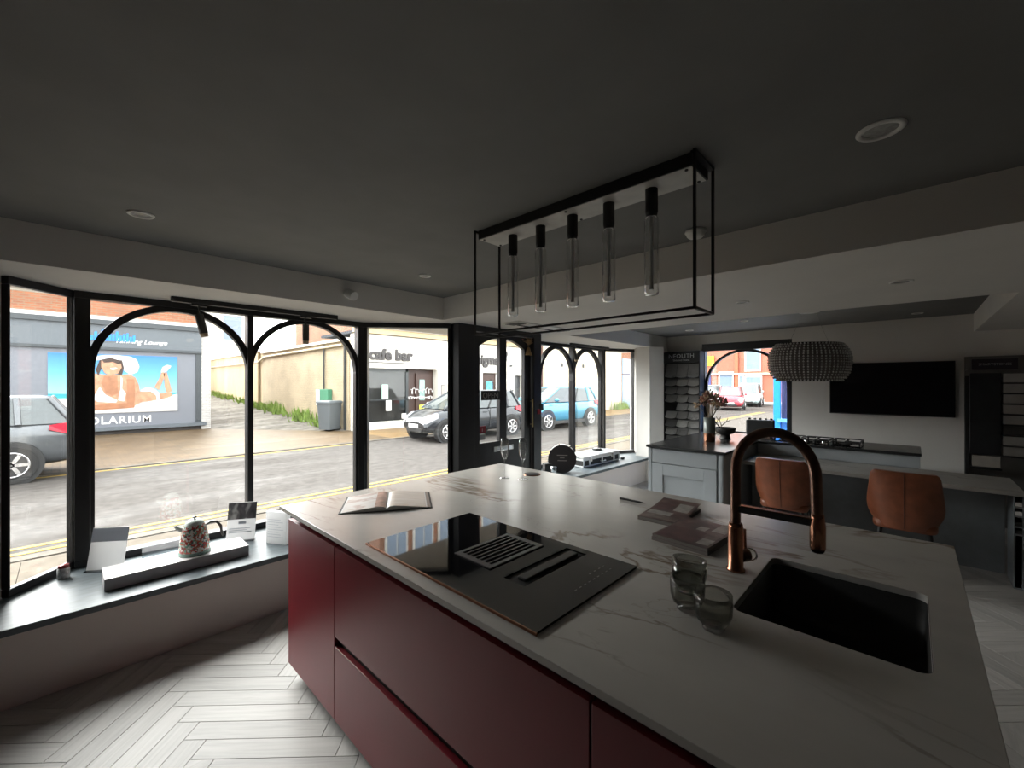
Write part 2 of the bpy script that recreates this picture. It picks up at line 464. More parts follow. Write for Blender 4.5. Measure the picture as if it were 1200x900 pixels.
window('window_3', 'plain angled pane between the corner post and the door', (1.99,3.895), (2.63,3.335), 0.05, 0.03)
window('window_4', 'window with two black arches behind the aluminium case', (4.50,3.81), (6.16,3.77), 0.05, 0.06, mull=((0.83,0.06),),
       arches=((0.03,0.86,1.62,2.135,0.05),(0.80,1.63,1.62,2.135,0.05)))
window('window_5', 'narrow angled pane at the right end of the right bay', (6.16,3.77), (6.74,3.49), 0.04, 0.03)
window('window_6', 'angled pane beside the door hinge post, seen edge-on', (3.87,3.27), (4.50,3.81), 0.03, 0.03)
# far arched window
r = thing('window_7', 'window with one wide black arch in the far wall', 'window', (7.1,1.87,0.80), kind='structure')
o7 = (7.1,1.87,0.80)
P7 = Plane((7.17,2.49),(7.17,1.25))
mb = MB(); P7.box(mb, 0, 1.24, 2.10, 2.215, -0.05, 0.05); mb.build('frame_head', M_black, r, 0.003, off=o7)
for s0, s1 in ((0,0.04),(1.20,1.24)):
    mb = MB(); P7.box(mb, s0, s1, 0.84, 2.10, -0.05, 0.05); mb.build('frame_post', M_black, r, 0.003, off=o7)
mb = MB(); P7.box(mb, 0, 1.24, 0.80, 0.84, -0.05, 0.05); mb.build('frame_foot', M_black, r, 0.003, off=o7)
mb = MB(); P7.arch(mb, 0.03, 1.21, 1.52, 2.11, 0.04, -0.03, 0.03); P7.box(mb, 0.03, 0.07, 0.84, 1.52, -0.03, 0.03); P7.box(mb, 1.17, 1.21, 0.84, 1.52, -0.03, 0.03); mb.build('arch', M_black, r, 0.003, off=o7)
mb = MB(); P7.box(mb, 0.04, 1.20, 0.84, 2.10, -0.004, 0.0); mb.build('pane', M_pane, r, off=o7)

# ================================================================ DOOR
r = thing('door_1', 'black half-glazed entrance door with an arched two-pane window', 'door', (3.25,3.26,0), kind='structure')
od = (3.25,3.26,0)
def D(nm, m, x0, x1, z0, z1, y0, y1, par=None, bev=0.004):
    return MB().box(x0,x1,y0,y1,z0,z1).build(nm, m, par or r, bev, off=od)
D('frame_post', M_black, 2.62,2.83,0,2.166,3.20,3.34); D('frame_post', M_black, 3.745,3.875,0,2.166,3.20,3.34)
D('frame_head', M_black, 2.83,3.745,2.105,2.166,3.20,3.34)
mb = MB()
mb.box(2.845,2.93,3.24,3.29,0.01,2.10).box(3.62,3.73,3.24,3.29,0.01,2.10).box(3.22,3.325,3.238,3.292,0.95,2.10).box(2.93,3.62,3.24,3.29,0.01,0.955)
def archz(x): 
    t = (x-3.275)/0.345
    return 2.065 - 0.10*t*t*abs(t)**0.2
for a, b_ in ((2.93,3.22),(3.325,3.62)):
    n = 12; xs = [a+(b_-a)*i/n for i in range(n+1)]
    mb.prism([(x,3.24,archz(x)) for x in xs] + [(b_,3.24,2.10),(a,3.24,2.10)], (0,0.05,0))
leaf = fixnormals(mb.build('leaf', M_black, r, 0.003, off=od))
for a, b_ in ((2.93,3.22),(3.325,3.62)):
    D('pane', M_pane, a, b_, 0.955, 2.09, 3.263, 3.268, bev=0)
mb = MB().box(3.715,3.735,3.20,3.216,1.07,1.40).cyl((3.725,3.208,1.10),(3.725,3.24,1.10),0.008).cyl((3.725,3.208,1.37),(3.725,3.24,1.37),0.008)
mb.build('handle', M_brass, r, 0.004, off=od)
lp = D('letter_plate', M_alu, 3.13,3.43,0.845,0.90,3.232,3.24)
D('flap', M_chrome, 3.16,3.40,0.855,0.89,3.228,3.233, lp)
for z0 in (1.35, 1.0, 0.3):
    D('hinge', M_chrome, 2.834,2.842,z0,z0+0.09,3.225,3.24)
st = D('sticker', mat('sticker_red',(0.30,0.012,0.02),0.5), 2.935,3.03,1.055,1.13,3.258,3.262, bev=0); 
D('sticker', mat('sticker_grey',(0.35,0.36,0.36),0.5), 2.94,3.02,0.985,1.045,3.258,3.262, bev=0)
text('sticker_print', 'i', 0.06, M_paper, st, facing((2.975-3.25,-0.003,1.072),(1,0,0),(0,0,1)), 0.001)
D('sticker', mat('sticker_red',(0.30,0.012,0.02),0.5), 3.80,3.872,1.215,1.275,3.194,3.199, bev=0)
D('sticker', M_bmatte, 3.845,3.905,1.255,1.335,3.19,3.194, bev=0)
# OPEN sign hung on the glass
sg = thing('open_sign', 'small black sign reading OPEN hung on the door glass', 'sign', (3.07,3.24,1.40))
MB().box(-0.125,0.145,-0.006,0.0,0.0,0.10).build('board', M_bmatte, sg, 0.003)
text('lettering', 'OPEN', 0.088, mat('sign_letters',(0.30,0.29,0.28),0.5), sg, facing((0.01,-0.0065,0.02),(1,0,0),(0,0,1)), 0.001, 'CENTER')
MB().cyl((-0.08,-0.003,0.10),(0.01,-0.003,0.22),0.0015,n=6).cyl((0.10,-0.003,0.10),(0.01,-0.003,0.22),0.0015,n=6).build('cord', M_bmatte, sg)
# gold hanging ornament on the head of the door frame
g = thing('door_ornament', 'small gold and pink ornament hung in the top corner of the entrance door', 'ornament', (3.67,3.225,1.90))
M_gold = mat('ornament_gold', (0.35,0.22,0.10), 0.35, 0.7, var=0.3)
MB().lathe([(0.045,0),(0.042,0.01),(0.028,0.05),(0.018,0.085),(0.004,0.10)], n=14).build('bell', M_gold, g)
mb = MB()
for k in range(9):
    a = PI*(0.1+0.8*k/8); L_ = 0.09+0.05*rnd.random()
    p = (0.0,0.0,0.12); e = (L_*math.cos(a)*0.9, -0.01*rnd.random(), 0.12+L_*math.sin(a))
    mb.tube([p, ((p[0]+e[0])/2,-0.012,(p[2]+e[2])/2+0.01), e], [0.006,0.005,0.002], 6)
mb.build('spray', M_gold, g)
mb = MB()
for k in range(7):
    a = PI*(0.15+0.7*k/6); mb.lathe([(0.001,-0.010),(0.010,-0.003),(0.010,0.004),(0.001,0.011)], (0.12*math.cos(a),-0.01,0.12+0.12*math.sin(a)), 7)
mb.build('bead', mat('ornament_pink',(0.30,0.10,0.11),0.4), g)['kind'] = 'stuff'
MB().cyl((0,0,0.1),(0,0,0.25),0.002,n=6).build('cord', M_bmatte, g)

# ================================================================ CEILING FITTINGS
M_lens = mat('lamp_lens', (0.42,0.42,0.40), 0.25, var=0.2, scale=60)
def downlight(x, y, z, label, r_=0.045, group='recessed ceiling downlights'):
    t = thing('downlight', label, 'downlight', (x,y,z), group=group)
    MB().lathe([(r_*0.72,0.0),(r_*0.74,-0.006),(r_*0.92,-0.007),(r_,-0.003),(r_,0.0)], n=28).build('bezel', M_wplast, t)
    MB().lathe([(r_*0.72,0.0),(r_*0.66,-0.002),(0.0005,-0.0025)], n=24).build('lens', M_lens, t)
    return t
downlight(0.239,2.638,2.37,'recessed downlight in the dark ceiling above the left window bay', 0.052)
downlight(1.819,2.613,2.37,'recessed downlight in the dark ceiling near its front corner by the door', 0.045)
downlight(1.762,0.074,2.37,'large recessed downlight in the dark ceiling above the sink', 0.062)
downlight(3.342,0.05,2.166,'downlight in the pale ceiling band furthest from the windows', 0.055)
downlight(3.383,0.90,2.166,'middle downlight of the pale ceiling band', 0.045)
downlight(3.40,1.50,2.166,'downlight in the pale ceiling band behind the bottom corner of the bulb pendant', 0.05)
downlight(6.612,-0.035,2.37,'downlight in the dark recess above the television', 0.052)
downlight(6.377,2.413,2.37,'downlight in the dark recess above the stone sample rack', 0.06)
downlight(5.905,1.552,2.37,'downlight in the dark recess beyond the bulb pendant', 0.05)
# smoke detector
t = thing('smoke_detector', 'white round smoke detector on the dark ceiling behind the bulb pendant', 'smoke detector', (2.253,0.822,2.37))
MB().lathe([(0.0005,0),(0.05,0),(0.052,-0.012),(0.046,-0.018)], n=28).build('base', M_wplast, t)
MB().lathe([(0.046,-0.018),(0.042,-0.03),(0.032,-0.04),(0.0005,-0.044)], n=28).build('sensor_head', M_wplast, t)
# round sensor on the fascia
t = thing('wall_spot', 'small white cylindrical spotlight fixed to the ceiling step above the two-arch window', 'spotlight', (1.49,3.17,2.268))
MB().cyl((0,0,0),(0,-0.02,0),0.03).build('base', M_wplast, t)
MB().cyl((0,-0.02,0),(0.015,-0.085,-0.03),0.034,0.034,24).build('body', M_wplast, t, 0.004)
# tracks with spot heads
M_track = mat('track_black', (0.012,0.012,0.012), 0.5); M_spot = mat('spot_grey', (0.045,0.042,0.036), 0.45)
M_spotl = mat('spot_lens', (0.55,0.42,0.28), 0.3)
def track(x0, x1, y, heads, label):
    t = thing('track_light', label, 'track light', ((x0+x1)/2, y, 2.166))
    cx = (x0+x1)/2
    MB().box(x0-cx,x1-cx,-0.018,0.018,-0.035,0.0).build('rail', M_track, t, 0.003)
    for hx, tx, ty in heads:
        h = hx-cx
        d = Vector((tx, ty, -1)).normalized(); p = Vector((h,0,-0.115))
        s = MB().box(h-0.045,h+0.045,-0.014,0.014,-0.05,-0.035).cyl((h,0,-0.05),(h,0,-0.12),0.006,n=10).build('adapter', M_track, t)
        b_ = MB().cyl(p - d*0.01, p + d*0.125, 0.026, n=22).build('spot_head', M_spot, t)
        MB().cyl(p + d*0.125, p + d*0.15, 0.025, 0.022, n=22).build('lens', M_spotl, b_)
    return t
track(0.483,1.623,3.645,((0.64,0.22,0.0),(1.36,0.0,0.0)),'black track with two spotlights above the two-arch window')
track(5.02,6.08,3.60,((5.12,0.35,0.0),),'black track with one spotlight above the right arched window')
# air curtain recessed above the door
t = thing('air_curtain', 'white recessed air curtain in the pale ceiling in front of the door', 'air curtain', (3.35,2.79,2.166))
MB().box(-0.43,0.43,-0.10,0.10,-0.014,0.0).build('panel', M_wplast, t, 0.004)
for x0, x1 in ((-0.42,-0.30),(0.30,0.42)):
    MB().box(x0,x1,-0.085,0.085,-0.018,-0.014).build('vent', M_bmatte, t, 0.002)
MB().box(-0.28,0.28,0.02,0.06,-0.018,-0.014).build('outlet_slot', M_bmatte, t, 0.002)
# ================================================================ ISLAND
M_top = marble('worktop_stone', (0.54,0.515,0.475), (0.20,0.145,0.10), 0.26, 1.0, 3.3)
IX0, IX1, IY0, IY1 = 0.78, 2.45, -0.12, 2.455
# sink opening
sx0, sx1, sy0, sy1 = 1.323, 1.83, -0.034, 0.382
def ring_plate(ox0, ox1, oy0, oy1, hx0, hx1, hy0, hy1, rad, z0, z1, k=6):
    outer = [(ox0,oy0),(ox1,oy0),(ox1,oy1),(ox0,oy1)]
    cs = [(hx0+rad,hy0+rad,PI),(hx1-rad,hy0+rad,1.5*PI),(hx1-rad,hy1-rad,0),(hx0+rad,hy1-rad,0.5*PI)]
    arcs = [[(cx+rad*math.cos(a+PI/2*i/k), cy+rad*math.sin(a+PI/2*i/k)) for i in range(k+1)] for cx, cy, a in cs]
    mb = MB(); vs = []; fs = []
    flat = [p for a in arcs for p in a]; n = len(flat)
    for z in (z1, z0):
        vs += [(x,y,z) for x,y in outer] + [(x,y,z) for x,y in flat]
    T = 4+n
    for lv, flip in ((0, False), (1, True)):
        b0 = lv*T
        for c in range(4):
            for i in range(k):
                f = (b0+c, b0+4+c*(k+1)+i+1, b0+4+c*(k+1)+i)
                fs.append(f[::-1] if flip else f)
            c2 = (c+1) % 4
            f = (b0+c, b0+c2, b0+4+c2*(k+1), b0+4+c*(k+1)+k)
            fs.append(f[::-1] if flip else f)
    for c in range(4):
        c2 = (c+1) % 4; fs.append((c, T+c, T+c2, c2))
    for i in range(n):
        j = (i+1) % n; fs.append((4+i, 4+j, T+4+j, T+4+i))
    mb.add(vs, fs); return mb
wt = ring_plate(IX0,IX1,IY0,IY1,sx0,sx1,sy0,sy1,0.03,0.90,0.92).build('island_worktop', M_top, None, 0.0015)
fixnormals(wt)
setp(wt, 'pale veined stone worktop of the red kitchen island', 'worktop')

def unit(name, label, y0, y1, kind):
    t = thing(name, label, 'cabinet', (0.84, (y0+y1)/2, 0), group='red island cabinets')
    cy = (y0+y1)/2; a, b_ = y0-cy+0.0015, y1-cy-0.0015
    if y0 < 0.4: MB().box(0.006,1.55,a,b_,0.075,0.70).box(0.006,0.40,a,b_,0.70,0.845).box(0.03,0.40,a,b_,0.845,0.899).build('carcass', M_dkin, t)
    else: MB().box(0.006,1.55,a,b_,0.075,0.845).box(0.03,1.55,a,b_,0.845,0.899).build('carcass', M_dkin, t)
    MB().box(0.06,1.50,a,b_,0.0,0.075).build('plinth', M_bmatte, t)
    if kind == 'door':
        MB().box(-0.02,0.003,a,b_,0.072,0.845).build('door', M_red, t, 0.0015)
    else:
        MB().box(-0.02,0.003,a,b_,0.445,0.845).build('drawer', M_red, t, 0.0015)
        MB().box(-0.02,0.003,a,b_,0.072,0.402).build('drawer', M_red, t, 0.0015)
        MB().box(0.003,0.02,a,b_,0.402,0.445).build('grip_channel', M_dkin, t)
unit('base_cabinet','red lacquered island cabinet with one tall door, at the window end', 1.872, 2.44, 'door')
unit('drawer_cabinet','red lacquered island cabinet with two wide drawers under the hob', 0.535, 1.868, 'drawer')
unit('base_cabinet','red lacquered island cabinet right of the wide drawers, mostly below the frame', -0.10, 0.531, 'door')

# ---- hob with built-in extractor
t = thing('induction_hob', 'black glass induction hob with built-in extractor grille, set in the island', 'hob', (0.835,0.706,0.92))
HX, HY = 0.55, 0.90
def grid_plate(xs, ys, z0, z1, skip):
    mb = MB()
    for i in range(len(xs)-1):
        for j in range(len(ys)-1):
            if (i, j) in skip: continue
            x0,x1,y0,y1 = xs[i],xs[i+1],ys[j],ys[j+1]
            mb.add([(x0,y0,z1),(x1,y0,z1),(x1,y1,z1),(x0,y1,z1)],[(0,1,2,3)])
            for (ni,nj,a,b_) in ((i-1,j,(x0,y1),(x0,y0)),(i+1,j,(x1,y0),(x1,y1)),(i,j-1,(x0,y0),(x1,y0)),(i,j+1,(x1,y1),(x0,y1))):
                if (ni,nj) in skip or ni<0 or nj<0 or ni>=len(xs)-1 or nj>=len(ys)-1:
                    mb.add([(*a,z0),(*b_,z0),(*b_,z1),(*a,z1)],[(0,1,2,3)])
    return mb
gx0,gx1,gy0,gy1 = 0.185,0.455,0.368,0.540     # grille
kx0,kx1,ky0,ky1 = 0.165,0.515,0.188,0.280     # open slot
MB().box(0.002,HX-0.002,0.002,HY-0.002,0.0,0.0015).build('tray', M_bmatte, t)
grid_plate([0,kx0,gx0,gx1,kx1,HX],[0,ky0,ky1,gy0,gy1,HY],0.0005,0.0075,{(2,3),(1,1),(2,1),(3,1)}).build('glass_plate', M_blackg, t)
MB().box(-0.005,0.0,-0.004,HY,0.0,0.0085).build('trim_strip', M_copper, t, 0.001)
mb = MB().box(gx0-0.012,gx1+0.012,gy0-0.012,gy0+0.006,0.0076,0.012).box(gx0-0.012,gx1+0.012,gy1-0.006,gy1+0.012,0.0076,0.012).box(gx0-0.012,gx0+0.014,gy0+0.006,gy1-0.006,0.0076,0.012).box(gx1-0.014,gx1+0.012,gy0+0.006,gy1-0.006,0.0076,0.012)
gr = mb.build('grille_frame', mat('grille_grey',(0.06,0.06,0.058),0.4,0.3), t, 0.001)
ys = [gy0+0.024+i*(gy1-gy0-0.048)/5 for i in range(6)]
for y in ys:
    MB().box(gx0+0.014,gx1-0.014,y-0.0032,y+0.0032,0.004,0.0115).build('slat', mat('grille_grey',(0.06,0.06,0.058),0.4,0.3), gr)
MB().box(kx0+0.03,kx1-0.02,ky0+0.022,ky0+0.060,0.0016,0.013).build('extractor_flap', mat('flap_grey',(0.025,0.025,0.025),0.5), t, 0.004)
M_print = mat('hob_print',(0.28,0.27,0.26),0.5)
for i in range(9):
    MB().box(0.25+i*0.026,0.262+i*0.026,0.055,0.058,0.0076,0.0079).build('control_mark', M_print, t)
for i in range(4):
    MB().box(0.38+i*0.028,0.39+i*0.028,0.085,0.089,0.0076,0.0079).build('control_mark', M_print, t)

# ---- sink
t = thing('kitchen_sink', 'black undermounted sink bowl with rounded corners in the island', 'sink', (1.5765,0.174,0.92))
hx, hy = (sx1-sx0)/2, (sy1-sy0)/2
def rrect(hx, hy, r, z, k=5):
    pts = []
    for cx, cy, a in ((hx-r,hy-r,0),(-hx+r,hy-r,PI/2),(-hx+r,-hy+r,PI),(hx-r,-hy+r,1.5*PI)):
        for i in range(k+1):
            pts.append((cx+r*math.cos(a+PI/2*i/k), cy+r*math.sin(a+PI/2*i/k), z))
    return pts
MB().rings([rrect(hx+0.008,hy+0.008,0.036,-0.021),rrect(hx-0.002,hy-0.002,0.03,-0.022),rrect(hx-0.006,hy-0.006,0.028,-0.18),rrect(hx-0.03,hy-0.03,0.03,-0.20),rrect(0.03,0.03,0.029,-0.205)], caps=False).build('bowl', mat('sink_composite',(0.012,0.012,0.012),0.5,var=0.3,scale=200), t)
MB().lathe([(0.044,-0.200),(0.040,-0.197),(0.028,-0.2005),(0.0005,-0.200)]).build('drain', M_chrome, t)
mb = MB().rings([rrect(hx-0.0015,hy-0.0015,0.0295,-0.004),rrect(hx-0.0015,hy-0.0015,0.0295,-0.021)], caps=False)
mb.build('rim', mat('rim_steel',(0.5,0.49,0.47),0.35,0.3), t)

# ---- tap
t = thing('kitchen_tap', 'copper gooseneck kitchen tap with a pull-down spray on a black holder arm', 'tap', (1.61,0.45,0.92))
MB().lathe([(0.0005,0),(0.030,0),(0.030,0.006),(0.0245,0.010),(0.0245,0.15),(0.021,0.165),(0.0005,0.165)], n=26).build('base', M_copper, t)
path = [(0,0,0.16),(0,0,0.34)]
for i in range(0, 19):
    a = PI*i/18; path.append((0,-0.115+0.115*math.cos(a),0.355+0.135*math.sin(a)))
path += [(0,-0.232,0.29),(0,-0.234,0.245)]
MB().tube(path, 0.0165, 18).build('neck', mat('copper_dark',(0.17,0.10,0.075),0.34,1.0,var=0.2,scale=30), t)
h = MB().lathe([(0.0005,0.0),(0.018,0.0),(0.0215,0.01),(0.0215,0.075),(0.0185,0.10),(0.0165,0.115),(0.0005,0.115)], (0,-0.2345,0.13), 22).build('spray_head', M_copper, t)
MB().lathe([(0.0005,-0.004),(0.015,-0.004),(0.016,0.0)], (0,-0.2345,0.13), 20).build('nozzle', M_bmatte, h)
ar = MB().box(-0.011,0.011,-0.225,0.0,0.205,0.228).build('holder_arm', M_bmatte, t, 0.003)
MB().box(-0.012,0.012,-0.225,-0.012,0.228,0.2305).build('arm_trim', M_copper, ar)
lv = MB().cyl((0.022,-0.008,0.045),(0.05,-0.022,0.045),0.0225,n=24).build('valve_body', mat('copper_dark',(0.24,0.125,0.085),0.32,1.0), t, 0.002)
MB().cyl((0.045,-0.018,0.06),(0.045,-0.016,0.135),0.0055,n=12).build('lever', M_copper, lv)
MB().tube([(0.062+0.0*math.cos(a),-0.03+0.021*math.cos(a),0.045+0.021*math.sin(a)) for a in [2*PI*i/20 for i in range(20)]], 0.003, 8, closed=True).build('valve_ring', M_chrome, lv)

# ---- champagne flutes
def flute(x, y, label):
    t = thing('champagne_flute', label, 'glass', (x,y,0.92), group='champagne flutes')
    MB().lathe([(0.0005,0.002),(0.012,0.003),(0.034,0.0015),(0.034,0.0),(0.0005,0.0)], n=28).build('foot', M_clear, t)
    MB().lathe([(0.012,0.002),(0.005,0.012),(0.0038,0.03),(0.0038,0.105),(0.006,0.12)], n=16).build('stem', M_clear, t)
    MB().lathe([(0.006,0.12),(0.016,0.14),(0.027,0.175),(0.0305,0.205),(0.029,0.24),(0.0245,0.275),(0.0235,0.275),(0.028,0.24),(0.0292,0.205),(0.0255,0.176),(0.014,0.142),(0.0005,0.13)], n=28).build('bowl', M_clear, t)
flute(2.085,2.05,'champagne flute on the island in front of the door letter plate')
flute(2.139,1.93,'champagne flute beside the black pop-up socket on the island')
# ---- pop-up socket
t = thing('popup_socket', 'black oval pop-up socket with a copper rim on the island', 'socket', (2.30,1.985,0.92))
MB().lathe([(0.0005,0.006),(0.05,0.006),(0.056,0.003),(0.056,0.0)], n=30).build('lid', M_bmatte, t)
MB().lathe([(0.056,0.0),(0.056,0.004),(0.060,0.004),(0.062,0.0)], n=30).build('rim', M_copper, t)
# ---- open brochure
t = thing('open_brochure', 'open magazine lying on the window end of the island', 'magazine', (1.212,2.09,0.92), math.radians(-32.5))
def page_side(sg):
    bot = []; top = []
    xs = [0,0.015,0.04,0.08,0.13,0.18,0.222]
    hs = [0.012,0.022,0.024,0.020,0.014,0.008,0.004]
    mb = MB(); rings = []
    for x, h in zip(xs, hs):
        rings.append([(sg*x,-0.16,0.002),(sg*x,0.16,0.002),(sg*x,0.16,h),(sg*x,-0.16,h)])
    return mb.rings(rings, smooth=False)
def page_mat(name, stops, axis):
    if name in MATS: return MATS[name]
    m, nt, b = nodes(name)
    tc = N(nt,'ShaderNodeTexCoord'); mp = N(nt,'ShaderNodeMapping'); mp.inputs['Scale'].default_value = axis
    nt.links.new(tc.outputs['Object'], mp.inputs['Vector'])
    no = N(nt,'ShaderNodeTexNoise', Scale=1.0, Detail=2.5, Distortion=0.3); nt.links.new(mp.outputs[0], no.inputs['Vector'])
    nt.links.new(ramp(nt, no.outputs['Fac'], stops), b.inputs['Base Color']); b.inputs['Roughness'].default_value = 0.35
    MATS[name] = m; return m
M_pgA = page_mat('magazine_print_a', [(0.35,(0.62,0.60,0.58)),(0.5,(0.60,0.55,0.52)),(0.58,(0.38,0.25,0.20)),(0.66,(0.55,0.50,0.48))], (9,22,3))
M_pgB = page_mat('magazine_print_b', [(0.38,(0.58,0.52,0.46)),(0.5,(0.50,0.44,0.38)),(0.6,(0.60,0.55,0.50))], (3,20,3))
MB().box(-0.232,0.232,-0.165,0.165,0.0,0.002).build('cover', M_bmatte, t)
page_side(-1).build('page_block', M_paper, t); page_side(1).build('page_block', M_paper, t)
def sheet(sg, m, nm, x0, x1):
    xs = [0.0,0.015,0.04,0.08,0.13,0.18,0.222]; hs = [0.012,0.022,0.024,0.020,0.014,0.008,0.004]
    def hh(x):
        for i in range(6):
            if xs[i] <= x <= xs[i+1]+1e-9:
                return hs[i]+(hs[i+1]-hs[i])*(x-xs[i])/(xs[i+1]-xs[i])
        return hs[-1]
    st = sorted(set([x0,x1]+[x for x in xs if x0 < x < x1]))
    rings = [[(sg*x,-0.158,hh(x)+0.0008),(sg*x,0.158,hh(x)+0.0008)] for x in st]
    return MB().rings(rings, caps=False, closed=False, smooth=True).build(nm, m, t)
sheet(-1, M_pgA, 'print', 0.06, 0.215); sheet(-1, mat('print_terracotta',(0.36,0.19,0.13),0.4,var=0.4,scale=25), 'photo', 0.006, 0.06)
sheet(1, M_pgB, 'print', 0.006, 0.20)
MB().box(0.205,0.222,-0.158,0.158,0.0055,0.0062).build('margin_strip', mat('print_brown',(0.12,0.09,0.07),0.4), t)
# ---- pen
t = thing('pen', 'black pen lying on the far side of the island', 'pen', (2.148,1.125,0.926))
MB().cyl((-0.002,0.075,0),(0.001,-0.045,0),0.0055,n=12).build('barrel', M_bmatte, t)
MB().cyl((0.001,-0.045,0),(0.002,-0.072,0),0.0052,0.0012,n=12).build('tip', M_bmatte, t)
MB().box(-0.001,0.001,0.02,0.07,0.004,0.008).build('clip', M_chrome, t)
# ---- magazines
M_mag = page_mat('magazine_cover', [(0.35,(0.05,0.03,0.03)),(0.5,(0.10,0.055,0.05)),(0.62,(0.16,0.10,0.085))], (10,10,3))
def magazine(label, x, y, z, rz, w, d, h, lift=0.0):
    t = thing('magazine', label, 'magazine', (x,y,z), rz, group='magazines on the island')
    MB().box(-w/2,w/2,-d/2,d/2,0.001,h-0.001).build('page_block', mat('page_edges',(0.22,0.20,0.185),0.7,var=0.3,scale=8,stretch=(1,1,300)), t)
    MB().box(-w/2-0.001,w/2+0.001,-d/2-0.001,d/2+0.001,0.0,0.001).build('back_cover', M_mag, t)
    if lift:
        rings = []
        for k in range(7):
            u = k/6; rings.append([(-w/2+w*u,-d/2,h+lift*u**2.2),(-w/2+w*u,d/2,h+lift*u**2.2),(-w/2+w*u,d/2,h+0.001+lift*u**2.2),(-w/2+w*u,-d/2,h+0.001+lift*u**2.2)])
        c = MB().rings(rings, smooth=False).build('front_cover', M_mag, t)
    else:
        c = MB().box(-w/2,w/2,-d/2,d/2,h-0.001,h).build('front_cover', M_mag, t)
    zt = h+0.0006
    def patch(u0,u1,v0,v1,m):
        z = (lambda u: zt+0.0006+lift*u**2.2)
        n = 4; rings = []
        for k in range(n+1):
            u = u0+(u1-u0)*k/n
            rings.append([(-w/2+w*u,-d/2+d*v0,z(u)),(-w/2+w*u,-d/2+d*v1,z(u))])
        MB().rings(rings, caps=False, closed=False, smooth=False).build('photo', m, c)
    return t, patch
M_pp1 = mat('photo_pale',(0.34,0.32,0.29),0.4,var=0.3,scale=30); M_pp2 = mat('photo_mid',(0.16,0.12,0.105),0.4,var=0.4,scale=30); M_pp3 = mat('photo_wine',(0.10,0.045,0.045),0.4,var=0.3,scale=20)
t, p = magazine('thick brown magazine nearest the tap, topmost of the lower pile', 1.835,0.665,0.9335,math.radians(-4), 0.325,0.225,0.014)
p(0.05,0.5,0.3,0.95,M_pp3); p(0.55,0.72,0.38,0.55,M_pp1); p(0.62,0.97,0.05,0.3,M_pp1); p(0.3,0.6,0.05,0.25,M_pp2); p(0.08,0.3,0.04,0.25,M_pp1)
magazine('brown magazine under the thick one nearest the tap', 1.84,0.667,0.92,math.radians(-4), 0.33,0.23,0.0135)
t, p = magazine('brown magazine with its cover curling up, farther from the tap', 2.055,0.872,0.92,math.radians(2), 0.32,0.19,0.017, 0.022)
p(0.25,0.42,0.35,0.95,M_pp1); p(0.5,0.8,0.55,0.93,M_pp3); p(0.52,0.86,0.08,0.45,M_pp1); p(0.05,0.22,0.1,0.9,M_pp2)
# ---- smoked tumblers
M_smoke = glass('smoked_glass', (0.75,0.76,0.735), refl=0.7, base=0.04, blend=0.15)
def tumbler(label, x, y, z, tx=0.0, ty=0.0):
    t = thing('tumbler', label, 'glass', (x,y,z), group='smoked glass tumblers'); t.rotation_euler = (tx, ty, 0)
    MB().lathe([(0.0005,0.012),(0.028,0.012),(0.040,0.024),(0.0465,0.045),(0.0475,0.07),(0.0465,0.095),(0.0452,0.095),(0.0458,0.07),(0.0448,0.046),(0.038,0.027),(0.026,0.017),(0.0005,0.016)], n=36).build('bowl', M_smoke, t)
    MB().lathe([(0.0005,0.0),(0.026,0.0),(0.028,0.003),(0.027,0.012),(0.0005,0.012)], n=32).build('base', M_clear, t)
tumbler('smoked glass tumbler standing under the stacked one', 1.232,0.472,0.92)
tumbler('smoked glass tumbler stacked inside another', 1.2325,0.4705,0.9695, 0.0, math.radians(7))
tumbler('single smoked glass tumbler nearest the sink', 1.183,0.385,0.92)

# ================================================================ BULB PENDANT
px0,px1,py0,py1,pz0,pz1 = 1.468,1.647,0.538,1.66,1.83,2.37
t = thing('bulb_pendant', 'black rectangular frame pendant with five clear tube bulbs above the island', 'pendant light', ((px0+px1)/2,(py0+py1)/2,2.37))
hw, hl = (px1-px0)/2, (py1-py0)/2
can = MB().box(-hw+0.012,hw-0.012,-hl+0.012,hl-0.012,-0.045,0.0).build('ceiling_box', M_steelb, t, 0.002)
MB().box(-hw+0.018,hw-0.018,-hl+0.018,hl-0.018,-0.0475,-0.0452).build('reflector_plate', mat('reflector_white',(0.62,0.60,0.56),0.45,var=0.12,scale=12), can)
for sx in (-1,1):
    for sy in (-0.93,0.0,0.93):
        MB().cyl((sx*(hw-0.03),sy*hl,-0.0475),(sx*(hw-0.03),sy*hl,-0.051),0.006,n=10).build('screw', M_bmatte, can)
dz = pz0-pz1; b_ = 0.0045
for sx in (-1,1):
    for sy in (-1,1):
        MB().box(sx*hw-b_,sx*hw+b_,sy*hl-b_,sy*hl+b_,dz,0.0 if True else 0).build('frame_rod', M_steelb, t)
    MB().box(sx*hw-b_,sx*hw+b_,-hl,hl,dz-b_,dz+b_).build('frame_rail', M_steelb, t)
for sy in (-1,1):
    MB().box(-hw,hw,sy*hl-b_,sy*hl+b_,dz-b_,dz+b_).build('frame_rail', M_steelb, t)
    MB().box(-hw,hw,sy*hl-0.006,sy*hl+0.014 if sy<0 else sy*hl+0.006,-0.012,-0.002).build('bracket', M_steelb, t)
M_fil = mat('bulb_core', (0.80,0.79,0.77), 0.3, 0.6)
